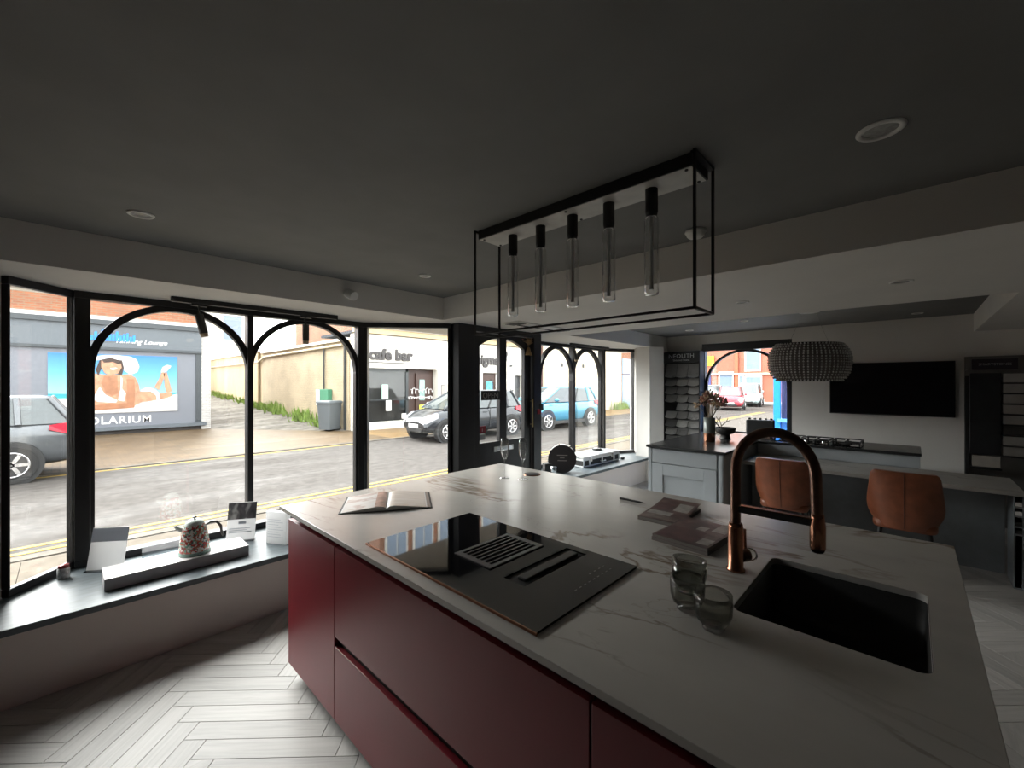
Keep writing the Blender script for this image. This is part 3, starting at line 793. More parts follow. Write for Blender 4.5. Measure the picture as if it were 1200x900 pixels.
for y in (1.472,1.29,1.105,0.921,0.734):
    yy = y-(py0+py1)/2; xx = 1.557-(px0+px1)/2
    so = MB().lathe([(0.0005,-0.047),(0.0235,-0.047),(0.0235,-0.135),(0.020,-0.15),(0.0005,-0.15)], (xx,yy,0), 22).build('lamp_socket', M_bmatte, t)
    bu = MB().lathe([(0.016,-0.15),(0.026,-0.160),(0.0275,-0.172),(0.0275,-0.445),(0.024,-0.455),(0.0005,-0.457)], (xx,yy,0), 26).build('bulb', M_clear, t)
    MB().cyl((xx,yy,-0.155),(xx,yy,-0.435),0.008,n=12).build('filament_rod', M_fil, bu)

# ================================================================ LEFT SILL DISPLAY
Z = 0.395
t = setp(MB().box(0.144,0.862,3.312,3.545,Z,Z+0.068).build('display_plinth', mat('plinth_grey',(0.60,0.565,0.565),0.45,var=0.08,scale=10), None, 0.003), 'long grey display plinth on the left window sill', 'plinth')
# patterned kettle
t = thing('patterned_kettle', 'kettle with a bright red and green pattern standing on the long grey plinth', 'kettle', (0.577,3.425,Z+0.068))
m, nt, b = nodes('kettle_pattern'); MATS['kettle_pattern'] = m
tc = N(nt,'ShaderNodeTexCoord'); vo = N(nt,'ShaderNodeTexVoronoi', Scale=95.0); vo2 = N(nt,'ShaderNodeTexNoise', Scale=14.0, Detail=3.0)
nt.links.new(tc.outputs['Object'], vo.inputs['Vector']); nt.links.new(tc.outputs['Object'], vo2.inputs['Vector'])
sp = N(nt,'ShaderNodeSeparateColor'); nt.links.new(vo.outputs['Color'], sp.inputs[0])
ca = ramp(nt, sp.outputs[0], [(0.0,(0.42,0.06,0.05)),(0.28,(0.50,0.20,0.11)),(0.42,(0.18,0.42,0.30)),(0.55,(0.75,0.74,0.68)),(0.82,(0.10,0.14,0.13)),(0.9,(0.60,0.62,0.58))])
for r_ in nt.nodes:
    if r_.type == 'VALTORGB': r_.color_ramp.interpolation = 'CONSTANT'
nt.links.new(ca, b.inputs['Base Color']); b.inputs['Roughness'].default_value = 0.25
bd = MB().lathe([(0.083,0.02),(0.084,0.03),(0.080,0.07),(0.073,0.12),(0.064,0.16),(0.052,0.19)], n=36).build('body', m, t)
MB().lathe([(0.0005,0.0),(0.088,0.0),(0.088,0.014),(0.084,0.02)], n=36).build('base', mat('kettle_mint',(0.30,0.46,0.40),0.3,var=0.3,scale=80), t)
ld = MB().lathe([(0.053,0.189),(0.048,0.205),(0.030,0.218),(0.0005,0.222)], n=30).build('lid', mat('kettle_lid',(0.55,0.60,0.57),0.25,var=0.2,scale=40), t)
MB().lathe([(0.006,0.221),(0.012,0.228),(0.012,0.238),(0.0005,0.242)], n=16).build('knob', M_chrome, ld)
MB().tube([(-0.050,0.02,0.15),(-0.078,0.03,0.165),(-0.095,0.037,0.185)],[0.018,0.014,0.009],14).build('spout', mat('kettle_lid',(0.55,0.60,0.57),0.25), t)
MB().tube([(0.060,-0.02,0.175),(0.085,-0.028,0.190),(0.115,-0.038,0.185),(0.135,-0.045,0.155),(0.140,-0.047,0.11),(0.150,-0.05,0.085)],[0.008,0.0085,0.0085,0.0085,0.008,0.007],14).build('handle', mat('kettle_handle',(0.20,0.20,0.19),0.35,0.4), t)
# leaning acrylic card holder, left
def holder(name, label, loc, rz, w, h, tilt, front, cat, strip=None, foot=True, th=0.004):
    t = thing(name, label, cat, loc, rz)
    ca_, sa_ = math.cos(tilt), math.sin(tilt)
    Mx = Matrix.Rotation(-tilt, 3, 'X')
    def q(x, z, o): 
        v = Mx @ Vector((x, o, z)); return (v.x, v.y, v.z+0.004)
    pts = [q(-w/2,0,0), q(w/2,0,0), q(w/2,h,0), q(-w/2,h,0)]
    nrm = Mx @ Vector((0,-th,0))
    MB().prism(pts, nrm).build('panel', front, t)
    if strip:
        z0, z1, m_ = strip
        MB().prism([q(-w/2,h*z0,-th-0.0006), q(w/2,h*z0,-th-0.0006), q(w/2,h*z1,-th-0.0006), q(-w/2,h*z1,-th-0.0006)], nrm*0.1).build('print', m_, t)
    if foot:
        MB().box(-w/2,w/2,-0.03,0.07,0,0.004).build('foot', M_acry, t)
    return t, q
M_card = translucent_card('card_pale',(0.74,0.74,0.74),0.65); M_cardg = translucent_card('card_grey',(0.50,0.52,0.56),0.6); M_leaf = translucent_card('leaflet_paper',(0.76,0.76,0.76),0.6)
holder('card_holder','pale grey price card in a leaning acrylic holder left of the plinth',(0.165,3.70,Z),math.radians(-38),0.205,0.255,0.22,M_card,'card holder',(0.66,0.985,M_cardg))
t, q = holder('brochure_stand','tilted brochure with a dark photograph behind the right end of the plinth',(0.895,3.66,Z),math.radians(-30),0.19,0.275,0.25,M_leaf,'brochure stand',(0.55,0.99,page_mat('brochure_photo',[(0.35,(0.04,0.04,0.045)),(0.5,(0.10,0.10,0.11)),(0.62,(0.40,0.40,0.40))],(16,3,9))))
for z0, x0, x1 in ((0.42,-0.02,0.03),(0.30,-0.08,0.06),(0.25,-0.08,0.04),(0.20,-0.08,0.07)):
    MB().prism([q(x0,0.275*z0,-0.0048),q(x1,0.275*z0,-0.0048),q(x1,0.275*z0+0.006 if z0<0.4 else 0.275*z0+0.02,-0.0048),q(x0,0.275*z0+0.006 if z0<0.4 else 0.275*z0+0.02,-0.0048)],(0,-0.0005,0)).build('print_line', M_cardg, t)
t = thing('leaflet_box', 'white folded leaflet standing on the sill beside the island corner', 'leaflet', (1.075,3.40,Z), math.radians(-60))
MB().box(-0.09,0.085,-0.022,0.022,0.0,0.235).build('body', M_leaf, t, 0.002)
for k in range(8):
    MB().box(-0.075,0.06-0.02*(k%3),-0.0228,-0.022,0.05+0.018*k,0.053+0.018*k).build('print_line', M_cardg, t)
t = thing('acrylic_block', 'clear acrylic plate on the sill behind the plinth', 'acrylic plate', (0.50,3.70,Z), math.radians(-6))
MB().box(-0.16,0.16,-0.004,0.004,0.0,0.095).build('plate', M_acry, t, 0.001); MB().box(-0.16,0.16,-0.03,0.03,0.0,0.004).build('foot', M_acry, t)
t = thing('sample_jar', 'small red-lidded jar in the corner of the left sill', 'jar', (-0.015,3.735,Z))
MB().lathe([(0.0005,0),(0.026,0),(0.028,0.004),(0.028,0.055),(0.022,0.062)], n=20).build('body', mat('jar_white',(0.5,0.5,0.5),0.3,var=0.5,scale=60), t)
MB().lathe([(0.023,0.062),(0.025,0.063),(0.025,0.078),(0.0005,0.08)], n=20).build('lid', mat('jar_red',(0.28,0.03,0.03),0.35), t)

# ================================================================ RIGHT SILL DISPLAY
t = thing('round_display', 'round black drum-like case with a silver rim standing on the right sill', 'drum case', (4.50,3.36,Z), math.radians(-52))
# local -y faces the room
R_ = 0.185
def disc(mbn, r0, y0, y1, m, par, n=40):
    return MB().cyl((0,y0,R_+0.004),(0,y1,R_+0.004), r0, n=n).build(mbn, m, par, 0.003)
disc('shell', R_-0.006, -0.02, 0.13, M_alu, t); hd = disc('front_disc', R_, -0.035, -0.02, mat('disc_black',(0.012,0.009,0.009),0.5), t)
for k in range(8):
    a = 2*PI*k/8+0.2
    MB().cyl((R_*1.0*math.cos(a),0.0,R_+0.004+R_*1.0*math.sin(a)),(R_*1.0*math.cos(a),0.09,R_+0.004+R_*1.0*math.sin(a)),0.011 if math.sin(a)>-0.8 else 0.003,n=8).build('lug', M_chrome, t)
for z_, s_ in ((0.235,0.14),(0.20,0.06),(0.165,0.12)):
    MB().box(-s_/2,s_/2,-0.0362,-0.0352,z_,z_+0.010).build('print_line', mat('disc_print',(0.20,0.18,0.17),0.5), hd)
t = thing('flight_case', 'flat aluminium-edged flight case on the right sill', 'case', (5.43,3.50,Z), math.radians(-2))
w_, d_, h_ = 0.93, 0.36, 0.15
MB().box(-w_/2,w_/2,-d_/2,d_/2,0.012,0.105).build('base_shell', M_bmatte, t, 0.003)
ldd = MB().box(-w_/2,w_/2,-d_/2,d_/2,0.108,h_).build('lid', M_alu, t, 0.004)
MB().box(-w_/2+0.03,w_/2-0.03,-d_/2+0.03,d_/2-0.03,h_,h_+0.002).build('lid_panel', mat('case_panel',(0.42,0.44,0.44),0.25), ldd)
for z_ in (0.006,0.095):
    MB().box(-w_/2-0.004,w_/2+0.004,-d_/2-0.004,d_/2+0.004,z_,z_+0.018).build('edge_strip', M_alu, t, 0.002)
for x_ in (-w_/2+0.012,-w_/2+0.15,0.0,w_/2-0.15,w_/2-0.012):
    MB().box(x_-0.018,x_+0.018,-d_/2-0.007,-d_/2,0.02,0.10).build('corner_strip', M_alu, t, 0.002)
for x_ in (-0.29,0.26):
    MB().box(x_-0.03,x_+0.03,-d_/2-0.012,-d_/2-0.004,0.07,0.135).build('latch', M_chrome, t, 0.003)
MB().tube([(-0.06,-d_/2-0.008,0.06),(-0.05,-d_/2-0.03,0.05),(0.05,-d_/2-0.03,0.05),(0.06,-d_/2-0.008,0.06)],0.007,8).build('handle', M_alu, t)
t = thing('black_coaster', 'small black puck lying on the aluminium flight case', 'puck', (5.66,3.56,Z+0.1525))
MB().lathe([(0.0005,0.0),(0.07,0.0),(0.075,0.006),(0.075,0.018),(0.068,0.024),(0.0005,0.024)], n=24).build('body', M_bmatte, t)
MB().lathe([(0.045,0.024),(0.045,0.027),(0.0005,0.028)], n=20).build('cap', M_alu, t)
t = thing('small_speaker', 'small dark box on the right sill beside the door post', 'box', (4.36,3.50,Z), math.radians(-30))
MB().box(-0.05,0.05,-0.05,0.05,0,0.13).build('body', M_bmatte, t, 0.006); MB().cyl((0,-0.05,0.075),(0,-0.054,0.075),0.035,n=20).build('cone', M_grey, t)
t = thing('clear_jar', 'small glass jar with a metal lid beside the drum case', 'jar', (4.28,3.33,Z))
MB().lathe([(0.0005,0),(0.04,0),(0.042,0.004),(0.042,0.09),(0.036,0.10)], n=20).build('body', M_acry, t); MB().lathe([(0.037,0.1),(0.039,0.101),(0.039,0.118),(0.0005,0.12)], n=20).build('lid', M_alu, t)
t = thing('cable_plug', 'small black plug on the sill right of the flight case', 'plug', (5.99,3.30,Z))
MB().box(-0.03,0.03,-0.02,0.02,0,0.03).build('body', M_bmatte, t, 0.005); MB().tube([(0.03,0,0.015),(0.08,0.03,0.008),(0.14,0.10,0.006)],0.004,8).build('cable', M_bmatte, t)
# ================================================================ GREY KITCHEN
M_ktop = mat('dark_worktop', (0.030,0.031,0.032), 0.22, var=0.2, scale=20)
M_bar = marble('bar_stone', (0.33,0.315,0.29), (0.15,0.13,0.11), 0.35, 1.4, 8.1)
# peninsula cabinets: a shaker end facing the island
t = thing('shaker_cabinet', 'grey shaker cabinet with a drawer over a panelled door, facing the island', 'cabinet', (4.44,1.74,0))
MB().box(0.022,0.62,-0.36,0.36,0.08,0.87).build('carcass', M_gcab, t); MB().box(0.06,0.60,-0.34,0.34,0,0.08).build('plinth', M_bmatte, t)
MB().box(0.0,0.62,0.352,0.392,0.0,0.87).build('end_post', M_gcab, t, 0.004); MB().box(0.0,0.62,-0.392,-0.335,0.0,0.87).build('end_post', M_gcab, t, 0.02, 4)
MB().box(0.0,0.022,-0.325,0.345,0.715,0.862).build('drawer', M_gcab, t, 0.002)
dr = MB().box(0.008,0.022,-0.325,0.345,0.085,0.705).build('door', M_gcab, t, 0.001)
for nm, y0, y1, z0, z1 in (('stile',0.225,0.345,0.085,0.705),('stile',-0.325,-0.205,0.085,0.705),('rail',-0.205,0.225,0.585,0.705),('rail',-0.205,0.225,0.085,0.20)):
    MB().box(-0.004,0.010,y0,y1,z0,z1).build(nm, M_gcab, dr, 0.002)
t = thing('base_cabinet', 'grey base cabinets of the peninsula behind the shaker end', 'cabinet', (5.55,1.74,0))
MB().box(-0.48,0.75,-0.36,0.36,0.08,0.87).build('carcass', M_gcab, t); MB().box(-0.48,0.75,-0.32,0.34,0,0.08).build('plinth', M_bmatte, t)
for x0, x1 in ((-0.47,0.13),(0.14,0.74)):
    MB().box(x0,x1,-0.38,-0.36,0.085,0.862).build('door', M_gcab, t, 0.002)
t = thing('base_cabinet', 'grey base cabinet carrying the gas hob behind the breakfast bar', 'cabinet', (5.98,0.66,0))
MB().box(-0.30,0.30,-0.70,0.68,0.08,0.87).build('carcass', M_gcab, t); MB().box(-0.24,0.26,-0.66,0.66,0,0.08).build('plinth', M_bmatte, t)
MB().box(-0.318,-0.30,-0.71,0.68,0.752,0.87).build('back_panel', M_gcab, t, 0.002)
mb = slab([(4.42,1.33),(5.64,1.33),(5.64,-0.06),(6.30,-0.06),(6.32,-0.04),(6.32,2.15),(4.42,2.15)],0.872,0.90)
setp(mb.build('kitchen_worktop', M_ktop, None, 0.006, 3), 'dark polished L-shaped worktop on the grey cabinets', 'worktop')
# breakfast bar
t = thing('breakfast_bar', 'breakfast bar with a pale grey stone top behind the leather chairs', 'breakfast bar', (5.34,0.4,0))
MB().box(-0.37,0.315,-1.015,0.925,0.715,0.75).build('stone_top', M_bar, t, 0.003)
MB().box(-0.02,0.02,-0.95,0.92,0.08,0.714).build('support_panel', mat('bar_panel',(0.16,0.175,0.185),0.45), t, 0.002); MB().box(-0.005,0.02,-0.95,0.92,0.0,0.08).build('plinth', mat('bar_panel',(0.16,0.175,0.185),0.45), t)
t = thing('open_shelf', 'open shelf with stone boards in the end of the breakfast bar', 'shelf', (5.0,-0.585,0))
MB().box(0.0,0.30,0.0195,0.025,0.0,0.713).box(0.0,0.30,-0.025,-0.0195,0.0,0.713).box(0.28,0.30,-0.02,0.02,0.0,0.713).build('side', MATS['bar_panel'], t)
for z_ in (0.0,0.41,0.47,0.55,0.62):
    MB().box(0.0,0.28,-0.0195,0.0195,z_,z_+0.012).build('shelf_board', MATS['bar_panel'], t)
for z_, mm in ((0.423,M_bmatte),(0.483,M_bmatte),(0.563,M_paper),(0.633,M_paper)):
    o = setp(MB().box(5.002,5.27,-0.603,-0.567,z_,z_+0.03).build('stone_board', mm, None, 0.001), {0.423:'dark stone board on the lowest filled shelf in the bar end',0.483:'dark stone board on the second shelf from below in the bar end',0.563:'pale stone board on the third shelf from below in the bar end',0.633:'pale stone board on the top shelf in the bar end'}[z_], 'stone board', 'boards in the bar end')
# leather chairs
M_leath = mat('tan_leather', (0.22,0.068,0.030), 0.42, var=0.18, scale=12, bump=0.15, bscale=160)
def chair(label, x, y, rz=0.0):
    t = thing('leather_chair', label, 'chair', (x,y,0), rz, group='tan leather chairs at the breakfast bar')
    # local +x is where the sitter faces; the back stands at -x
    rings = []
    prof_w = [(0.0,0.165),(0.10,0.205),(0.25,0.236),(0.42,0.238),(0.65,0.222),(0.88,0.212),(0.96,0.205),(1.0,0.185)]
    def pw_(u):
        for (a,wa),(b_,wb_) in zip(prof_w,prof_w[1:]):
            if a <= u <= b_: return wa+(wb_-wa)*(u-a)/(b_-a)
    for u, wd in prof_w:
        z = 0.445+0.45*u; w = wd
        lean = -0.235-0.055*u + 0.05*max(0,0.25-u)*4*0.25
        ring = []
        n = 15; arm = 0.17*max(0.0,1-abs(u-0.25)/0.9)
        for j in range(n):
            s = -1+2*j/(n-1)
            ring.append((lean + arm*abs(s)**3.0, s*w, z))
        for j in range(n-1,-1,-1):
            s = -1+2*j/(n-1)
            ring.append((lean + 0.042 + arm*abs(s)**3.0*0.97, s*(w-0.014), z))
        rings.append(ring)
    bk = fixnormals(MB().rings(rings).build('backrest', M_leath, t, 0.0))
    bk.modifiers.new('sub','SUBSURF').levels = 1
    MB().tube([(-0.235-0.055*u-0.001+0.05*max(0,0.25-u),0,0.455+0.43*u) for u in [k/8 for k in range(9)]],0.003,6).build('seam', mat('leather_seam',(0.10,0.03,0.015),0.5), bk)
    st_ = MB().rings([[(x_+0.045,y_,z_) for x_,y_,z_ in r_] for r_ in (rrect(0.215,0.18,0.06,0.425),rrect(0.225,0.19,0.07,0.44),rrect(0.225,0.19,0.07,0.48),rrect(0.20,0.17,0.07,0.50))]).build('seat', M_leath, t)
    for sx in (-1,1):
        for sy in (-1,1):
            MB().cyl((sx*0.15+0.02,sy*0.14,0.43),(sx*0.21+0.02,sy*0.19,0.0),0.017,0.010,10).build('leg', M_steelb, t)
chair('tan leather chair at the breakfast bar, right of the tap and in clear view', 4.66,0.05)
chair('tan leather chair at the breakfast bar, seen through the loop of the tap', 4.66,0.865)
# gas hob
t = thing('gas_hob', 'black gas hob with cast-iron pan supports on the dark worktop', 'hob', (5.98,0.80,0.90))
MB().box(-0.24,0.24,-0.40,0.40,0.0,0.008).build('plate', M_blackg, t, 0.002)
for y_ in (-0.27,0.0,0.27):
    for x_ in ((-0.11,0.11) if y_ else (0.0,)):
        MB().lathe([(0.0005,0.024),(0.030,0.024),(0.036,0.019),(0.036,0.008)], (x_,y_,0), 16).build('burner', M_bmatte, t)
    sup = MB()
    for x_ in (-0.20,0.20): sup.box(x_-0.006,x_+0.006,y_-0.12,y_+0.12,0.032,0.044)
    for yy in (-0.12,0.12): sup.box(-0.20,0.20,y_+yy-0.006,y_+yy+0.006,0.032,0.044)
    for x_ in (-0.20,0.20):
        for yy in (-0.12,0.12): sup.box(x_-0.007,x_+0.007,y_+yy-0.007,y_+yy+0.007,0.008,0.032)
    sup.box(-0.20,-0.04,y_-0.006,y_+0.006,0.032,0.046).box(0.04,0.20,y_-0.006,y_+0.006,0.032,0.046)
    sup.box(-0.12,-0.10,y_-0.12,y_-0.03,0.032,0.046).box(0.10,0.12,y_+0.03,y_+0.12,0.032,0.046)
    sup.build('pan_support', M_bmatte, t)
for k in range(5):
    MB().lathe([(0.018,0.008),(0.017,0.034),(0.013,0.038),(0.0005,0.038)], (-0.205,-0.16+0.08*k,0), 16).build('knob', M_chrome if k % 2 else M_bmatte, t)
# small appliance by the window
t = thing('countertop_appliance', 'dark grey knobbed appliance box on the worktop under the far window', 'appliance', (6.12,1.42,0.90), math.radians(8))
MB().box(-0.08,0.08,-0.155,0.155,0.012,0.215).build('body', mat('appliance_grey',(0.06,0.062,0.065),0.4), t, 0.02, 3)
for y_ in (-0.12,-0.06,0.0,0.06,0.12):
    MB().lathe([(0.016,0.214),(0.014,0.232),(0.0005,0.234)], (0,y_,0), 12).build('knob', M_chrome if y_ in (-0.06,0.06) else M_bmatte, t)
for y_ in (-0.12,0.12):
    MB().box(-0.06,0.06,y_-0.015,y_+0.015,0,0.012).build('foot', M_bmatte, t)
# vase with dried flowers
t = thing('flower_vase', 'grey and copper cylinder vase of dried pink flowers on the dark worktop', 'vase', (5.15,1.72,0.90))
MB().lathe([(0.0005,0.0),(0.060,0.0),(0.062,0.004),(0.062,0.10)], n=26).build('lower_band', M_copper, t)
MB().lathe([(0.0625,0.10),(0.063,0.28),(0.058,0.282),(0.057,0.12),(0.0005,0.11)], n=26).build('body', mat('vase_grey',(0.16,0.18,0.17),0.35,0.3), t)
M_stem = mat('dry_stem',(0.26,0.20,0.13),0.8); M_fl = [translucent_card('dried_pink',(0.70,0.46,0.38),0.6), translucent_card('dried_cream',(0.80,0.70,0.56),0.6), mat('dried_grey',(0.16,0.17,0.19),0.85,var=0.3,scale=40)]
for k in range(26):
    a = 2*PI*k/26+rnd.random(); rr = 0.05+0.15*rnd.random(); zt_ = 0.46-0.55*max(0,rr-0.06)+0.12*rnd.random()
    e = (rr*math.cos(a), rr*math.sin(a), zt_)
    s_ = MB().tube([(0.02*math.cos(a),0.02*math.sin(a),0.26),(e[0]*0.5,e[1]*0.5,(0.28+zt_)/2),e],[0.003,0.0025,0.002],6).build('stem', M_stem, t)
    mb = MB()
    for q_ in range(22):
        d = Vector((rnd.gauss(0,1),rnd.gauss(0,1),rnd.gauss(0,0.8))).normalized(); c_ = Vector(e)+d*0.024
        sd = d.orthogonal().normalized()*0.014; up_ = d.cross(sd)
        mb.add([c_-sd, c_+d*0.03-up_*0.6, c_+sd, c_+d*0.012+up_*0.7],[(0,1,2),(0,2,3),(0,3,1),(1,3,2)])
    mb.build('flower_head', M_fl[2 if k in (3,9) else k % 2], s_)
t = thing('footed_bowl', 'dark footed bowl with a small spoon beside the flower vase', 'bowl', (5.52,1.66,0.90))
MB().lathe([(0.0005,0),(0.065,0),(0.06,0.012),(0.05,0.05),(0.06,0.06),(0.10,0.075),(0.118,0.13),(0.115,0.14),(0.108,0.13),(0.09,0.085),(0.0005,0.08)], n=28).build('bowl', mat('bowl_dark',(0.035,0.034,0.033),0.5,var=0.3), t)
MB().tube([(0.02,0.02,0.09),(-0.05,0.06,0.16),(-0.09,0.085,0.21)],[0.010,0.007,0.008],8).build('pestle', M_bmatte, t)
t = thing('coral_ornament', 'white branching ornament on the worktop under the far arched window', 'ornament', (6.05,1.93,0.90))
mb = MB(); M_coral = mat('coral_white',(0.66,0.60,0.50),0.7)
def branch(p, d, L_, r_, k):
    e = p + d*L_; mb.tube([p, (p+e)/2 + Vector((rnd.uniform(-.01,.01),rnd.uniform(-.01,.01),0)), e],[r_,r_*0.85,r_*0.7],7)
    if k:
        for s_ in (-1,1):
            dd = (d + Vector((0.25*rnd.uniform(-1,1), s_*rnd.uniform(0.35,0.75), 0.1))).normalized(); branch(e, dd, L_*0.75, r_*0.7, k-1)
for a in (-0.5,0.15,0.6): branch(Vector((0,0.03*a,0.02)), Vector((0.1,a,1)).normalized(), 0.10, 0.010, 2)
mb.build('branches', M_coral, t); MB().box(-0.05,0.05,-0.09,0.09,0,0.022).build('base', M_coral, t, 0.004)
# crystal pendant
cl = (5.56,0.82)
t = thing('crystal_pendant', 'wide oval crystal-bead pendant lamp hung above the breakfast bar', 'pendant light', (cl[0],cl[1],2.37), math.radians(-48))
MB().lathe([(0.0005,0),(0.10,0),(0.10,-0.018),(0.09,-0.024),(0.0005,-0.024)], n=30).build('ceiling_plate', M_wplast, t)
A_, B_ = 0.415, 0.26
prof = [(-0.365,0.80),(-0.40,0.885),(-0.45,0.96),(-0.51,0.995),(-0.57,1.0),(-0.63,0.985),(-0.69,0.94),(-0.735,0.87),(-0.765,0.79)]
for x_ in (-0.22,0.22):
    MB().cyl((x_*0.3,0,-0.02),(x_,0,-0.37),0.0012,n=6).build('wire', M_chrome, t)
M_bead = mat('crystal_bead',(0.72,0.68,0.64),0.12,0.0,var=0.5,scale=90,spec=1.0)
M_smokeg = mat('lamp_shade_inner',(0.15,0.13,0.12),0.35,var=0.2,scale=30)
sh = MB().rings([[(A_*k_*0.96*math.cos(2*PI*i/48),B_*k_*0.96*math.sin(2*PI*i/48),z_) for i in range(48)] for z_,k_ in prof],caps=False).build('shade', M_smokeg, t)
def pk(z):
    for (z0,k0),(z1,k1) in zip(prof,prof[1:]):
        if z1 <= z <= z0: return k0+(k1-k0)*(z-z0)/(z1-z0)
    return prof[-1][1]
mb = MB(); nr = 15
for rI in range(nr):
    z_ = -0.372-0.388*rI/(nr-1); k_ = pk(z_); nn = 60
    for i in range(nn):
        a = 2*PI*(i+0.5*(rI%2)*0)/nn; c_ = Vector((A_*k_*math.cos(a),B_*k_*math.sin(a),z_)); s_ = 0.0125
        mb.add([c_+Vector((s_,0,0)),c_+Vector((0,s_,0)),c_-Vector((s_,0,0)),c_-Vector((0,s_,0)),c_+Vector((0,0,s_)),c_-Vector((0,0,s_))],[(0,1,4),(1,2,4),(2,3,4),(3,0,4),(1,0,5),(2,1,5),(3,2,5),(0,3,5)])
setp(mb.build('crystal_beads', M_bead, t), kind='stuff')
for z_ in (-0.365,-0.765):
    k_ = pk(z_); MB().tube([(A_*k_*math.cos(2*PI*i/48),B_*k_*math.sin(2*PI*i/48),z_) for i in range(48)],0.006,8,closed=True).build('hoop', mat('hoop_dark',(0.03,0.026,0.024),0.35,0.6), t)
# television
t = thing('television', 'large black flat television on the far wall', 'television', (7.1,0.229,1.51))
MB().box(-0.055,-0.012,-0.583,0.583,-0.33,0.33).build('housing', M_bmatte, t, 0.004)
MB().box(-0.0575,-0.0545,-0.572,0.572,-0.315,0.319).build('screen', mat('tv_screen',(0.004,0.004,0.006),0.12,spec=0.4), t)
MB().box(-0.012,-0.001,-0.2,0.2,-0.15,0.15).build('wall_mount', M_bmatte, t)
# stone sample rack by the far window
t = thing('sample_rack', 'tall black rack headed NEOLITH left of the far arched window', 'display rack', (6.95,2.745,0))
MB().box(0.11,0.145,-0.295,0.295,0.0,2.10).build('back_board', M_bmatte, t, 0.003)
for y_ in (-0.295,0.275):
    MB().box(-0.04,0.11,y_,y_+0.02,0.0,1.92).build('side', M_bmatte, t, 0.002)
hd = MB().box(-0.05,0.11,-0.295,0.295,1.915,2.10).build('header', M_bmatte, t, 0.003)
text('lettering','NEOLITH',0.095,mat('rack_letters',(0.42,0.42,0.42),0.5),hd,facing((-0.0515,0.0,1.995),(0,-1,0),(0,0,1)),0.0015,'CENTER',sp=1.08)
text('lettering','Sintered Stone',0.045,mat('rack_letters',(0.42,0.42,0.42),0.5),hd,facing((-0.0515,0.0,1.945),(0,-1,0),(0,0,1)),0.0015,'CENTER')
rows = ['top','second','third','fourth','fifth','sixth','seventh','eighth','ninth']; cols = ['left','middle','right']
shades = {(0,0):.26,(0,1):.24,(0,2):.25,(4,0):.022,(5,0):.62,(3,0):.45,(7,0):.64,(6,1):.60,(4,2):.40}
for i in range(9):
    MB().box(-0.035,0.11,-0.275,0.275,1.66-0.135*i,1.668-0.135*i).build('ledge', M_bmatte, t)
    for j in range(3):
        v = shades.get((i,j), 0.27+0.18*rnd.random())
        mm = marble('sample_stone_%d'%int(v*40), (v,v*0.98,v*0.95), (v*0.5,v*0.48,v*0.46), 0.3, 3.0, i*1.3)
        yc = 2.745+0.185-0.185*j; z0 = 1.672-0.135*i; top = z0+(0.12 if i else 0.23); w = 0.089
        # shingled tile leaning back, scalloped lower edge
        pts = []
        for k in range(9):
            s_ = -1+2*k/8; pts.append((6.905, yc+s_*w, z0+0.018*(abs(s_)**2)))
        pts += [(6.985, yc+w, top),(6.985, yc-w, top)]
        o = fixnormals(MB().prism(pts,(0.008,0,0.003)).build('sample_tile', mm, None, 0.0))
        setp(o, '%s stone sample tile at the %s of the %s row of the black sample rack'%('dark' if v<0.05 else 'white' if v>0.5 else 'grey', cols[j], rows[i]), 'sample tile', 'stone samples on the rack by the far window')
# slab display on the right of the television
t = thing('slab_display', 'slab display stand with a dark header right of the television', 'display rack', (6.98,-0.85,0))
MB().box(0.06,0.10,-0.42,0.425,0.0,1.88).build('back_board', mat('display_grey',(0.16,0.155,0.15),0.6), t, 0.003)
MB().box(-0.02,0.06,0.395,0.425,0.0,1.66).build('side_post', M_bmatte, t, 0.002)
hd = MB().box(-0.02,0.06,0.04,0.375,1.725,1.845).build('header', mat('display_plum',(0.018,0.012,0.02),0.5), t, 0.002)
text('lettering','SMARTSTONES',0.036,mat('rack_letters',(0.42,0.42,0.42),0.5),hd,facing((-0.022,0.325,1.775),(0,-1,0),(0,0,1)),0.001)
mb = MB()
for k in range(3):
    mb.prism([(-0.02,0.425-0.012*k,1.72+0.03*k),(-0.02,0.40+0.012*k,1.75+0.02*k),(-0.02,0.41,1.72+0.03*k)],(0.01,0,0))
mb.build('emblem', mat('emblem_grey',(0.25,0.24,0.24),0.5), t)
setp(MB().box(6.90,6.925,-0.685,-0.455,0.80,1.69).build('stone_slab', mat('slab_black',(0.014,0.015,0.018),0.35,var=0.4,scale=8), None, 0.004), 'tall near-black stone slab on the stand right of the television', 'stone slab')
setp(MB().box(6.90,6.925,-0.68,-0.475,0.665,0.785).build('stone_board', mat('slab_cream',(0.38,0.35,0.31),0.5), None, 0.002), 'cream stone board under the tall near-black slab', 'stone board')
MB().box(-0.10,0.06,0.16,0.395,0.64,0.66).build('shelf_board', M_bmatte, t)
lbl = ['top','second','third','fourth','fifth','sixth','seventh','eighth']
for i in range(8):
    z0 = 1.585-0.112*i; v = 0.03 if i == 5 else 0.36-0.015*i
    MB().box(-0.11,0.06,-0.42,0.155,z0-0.012,z0).build('shelf_board', M_bmatte, t)
    o = setp(MB().obox((6.905,-0.97,z0+0.050),(0.012,0.54,0.092),Matrix.Rotation(0.12,3,'Y')).build('stone_board', mat('board_%d'%i,(v,v*0.95,v*0.88),0.5), None, 0.001), '%s stone board in the %s row at the right edge of the picture'%('dark' if v<0.1 else 'pale', lbl[i]), 'stone board', 'boards on the stand right of the television')
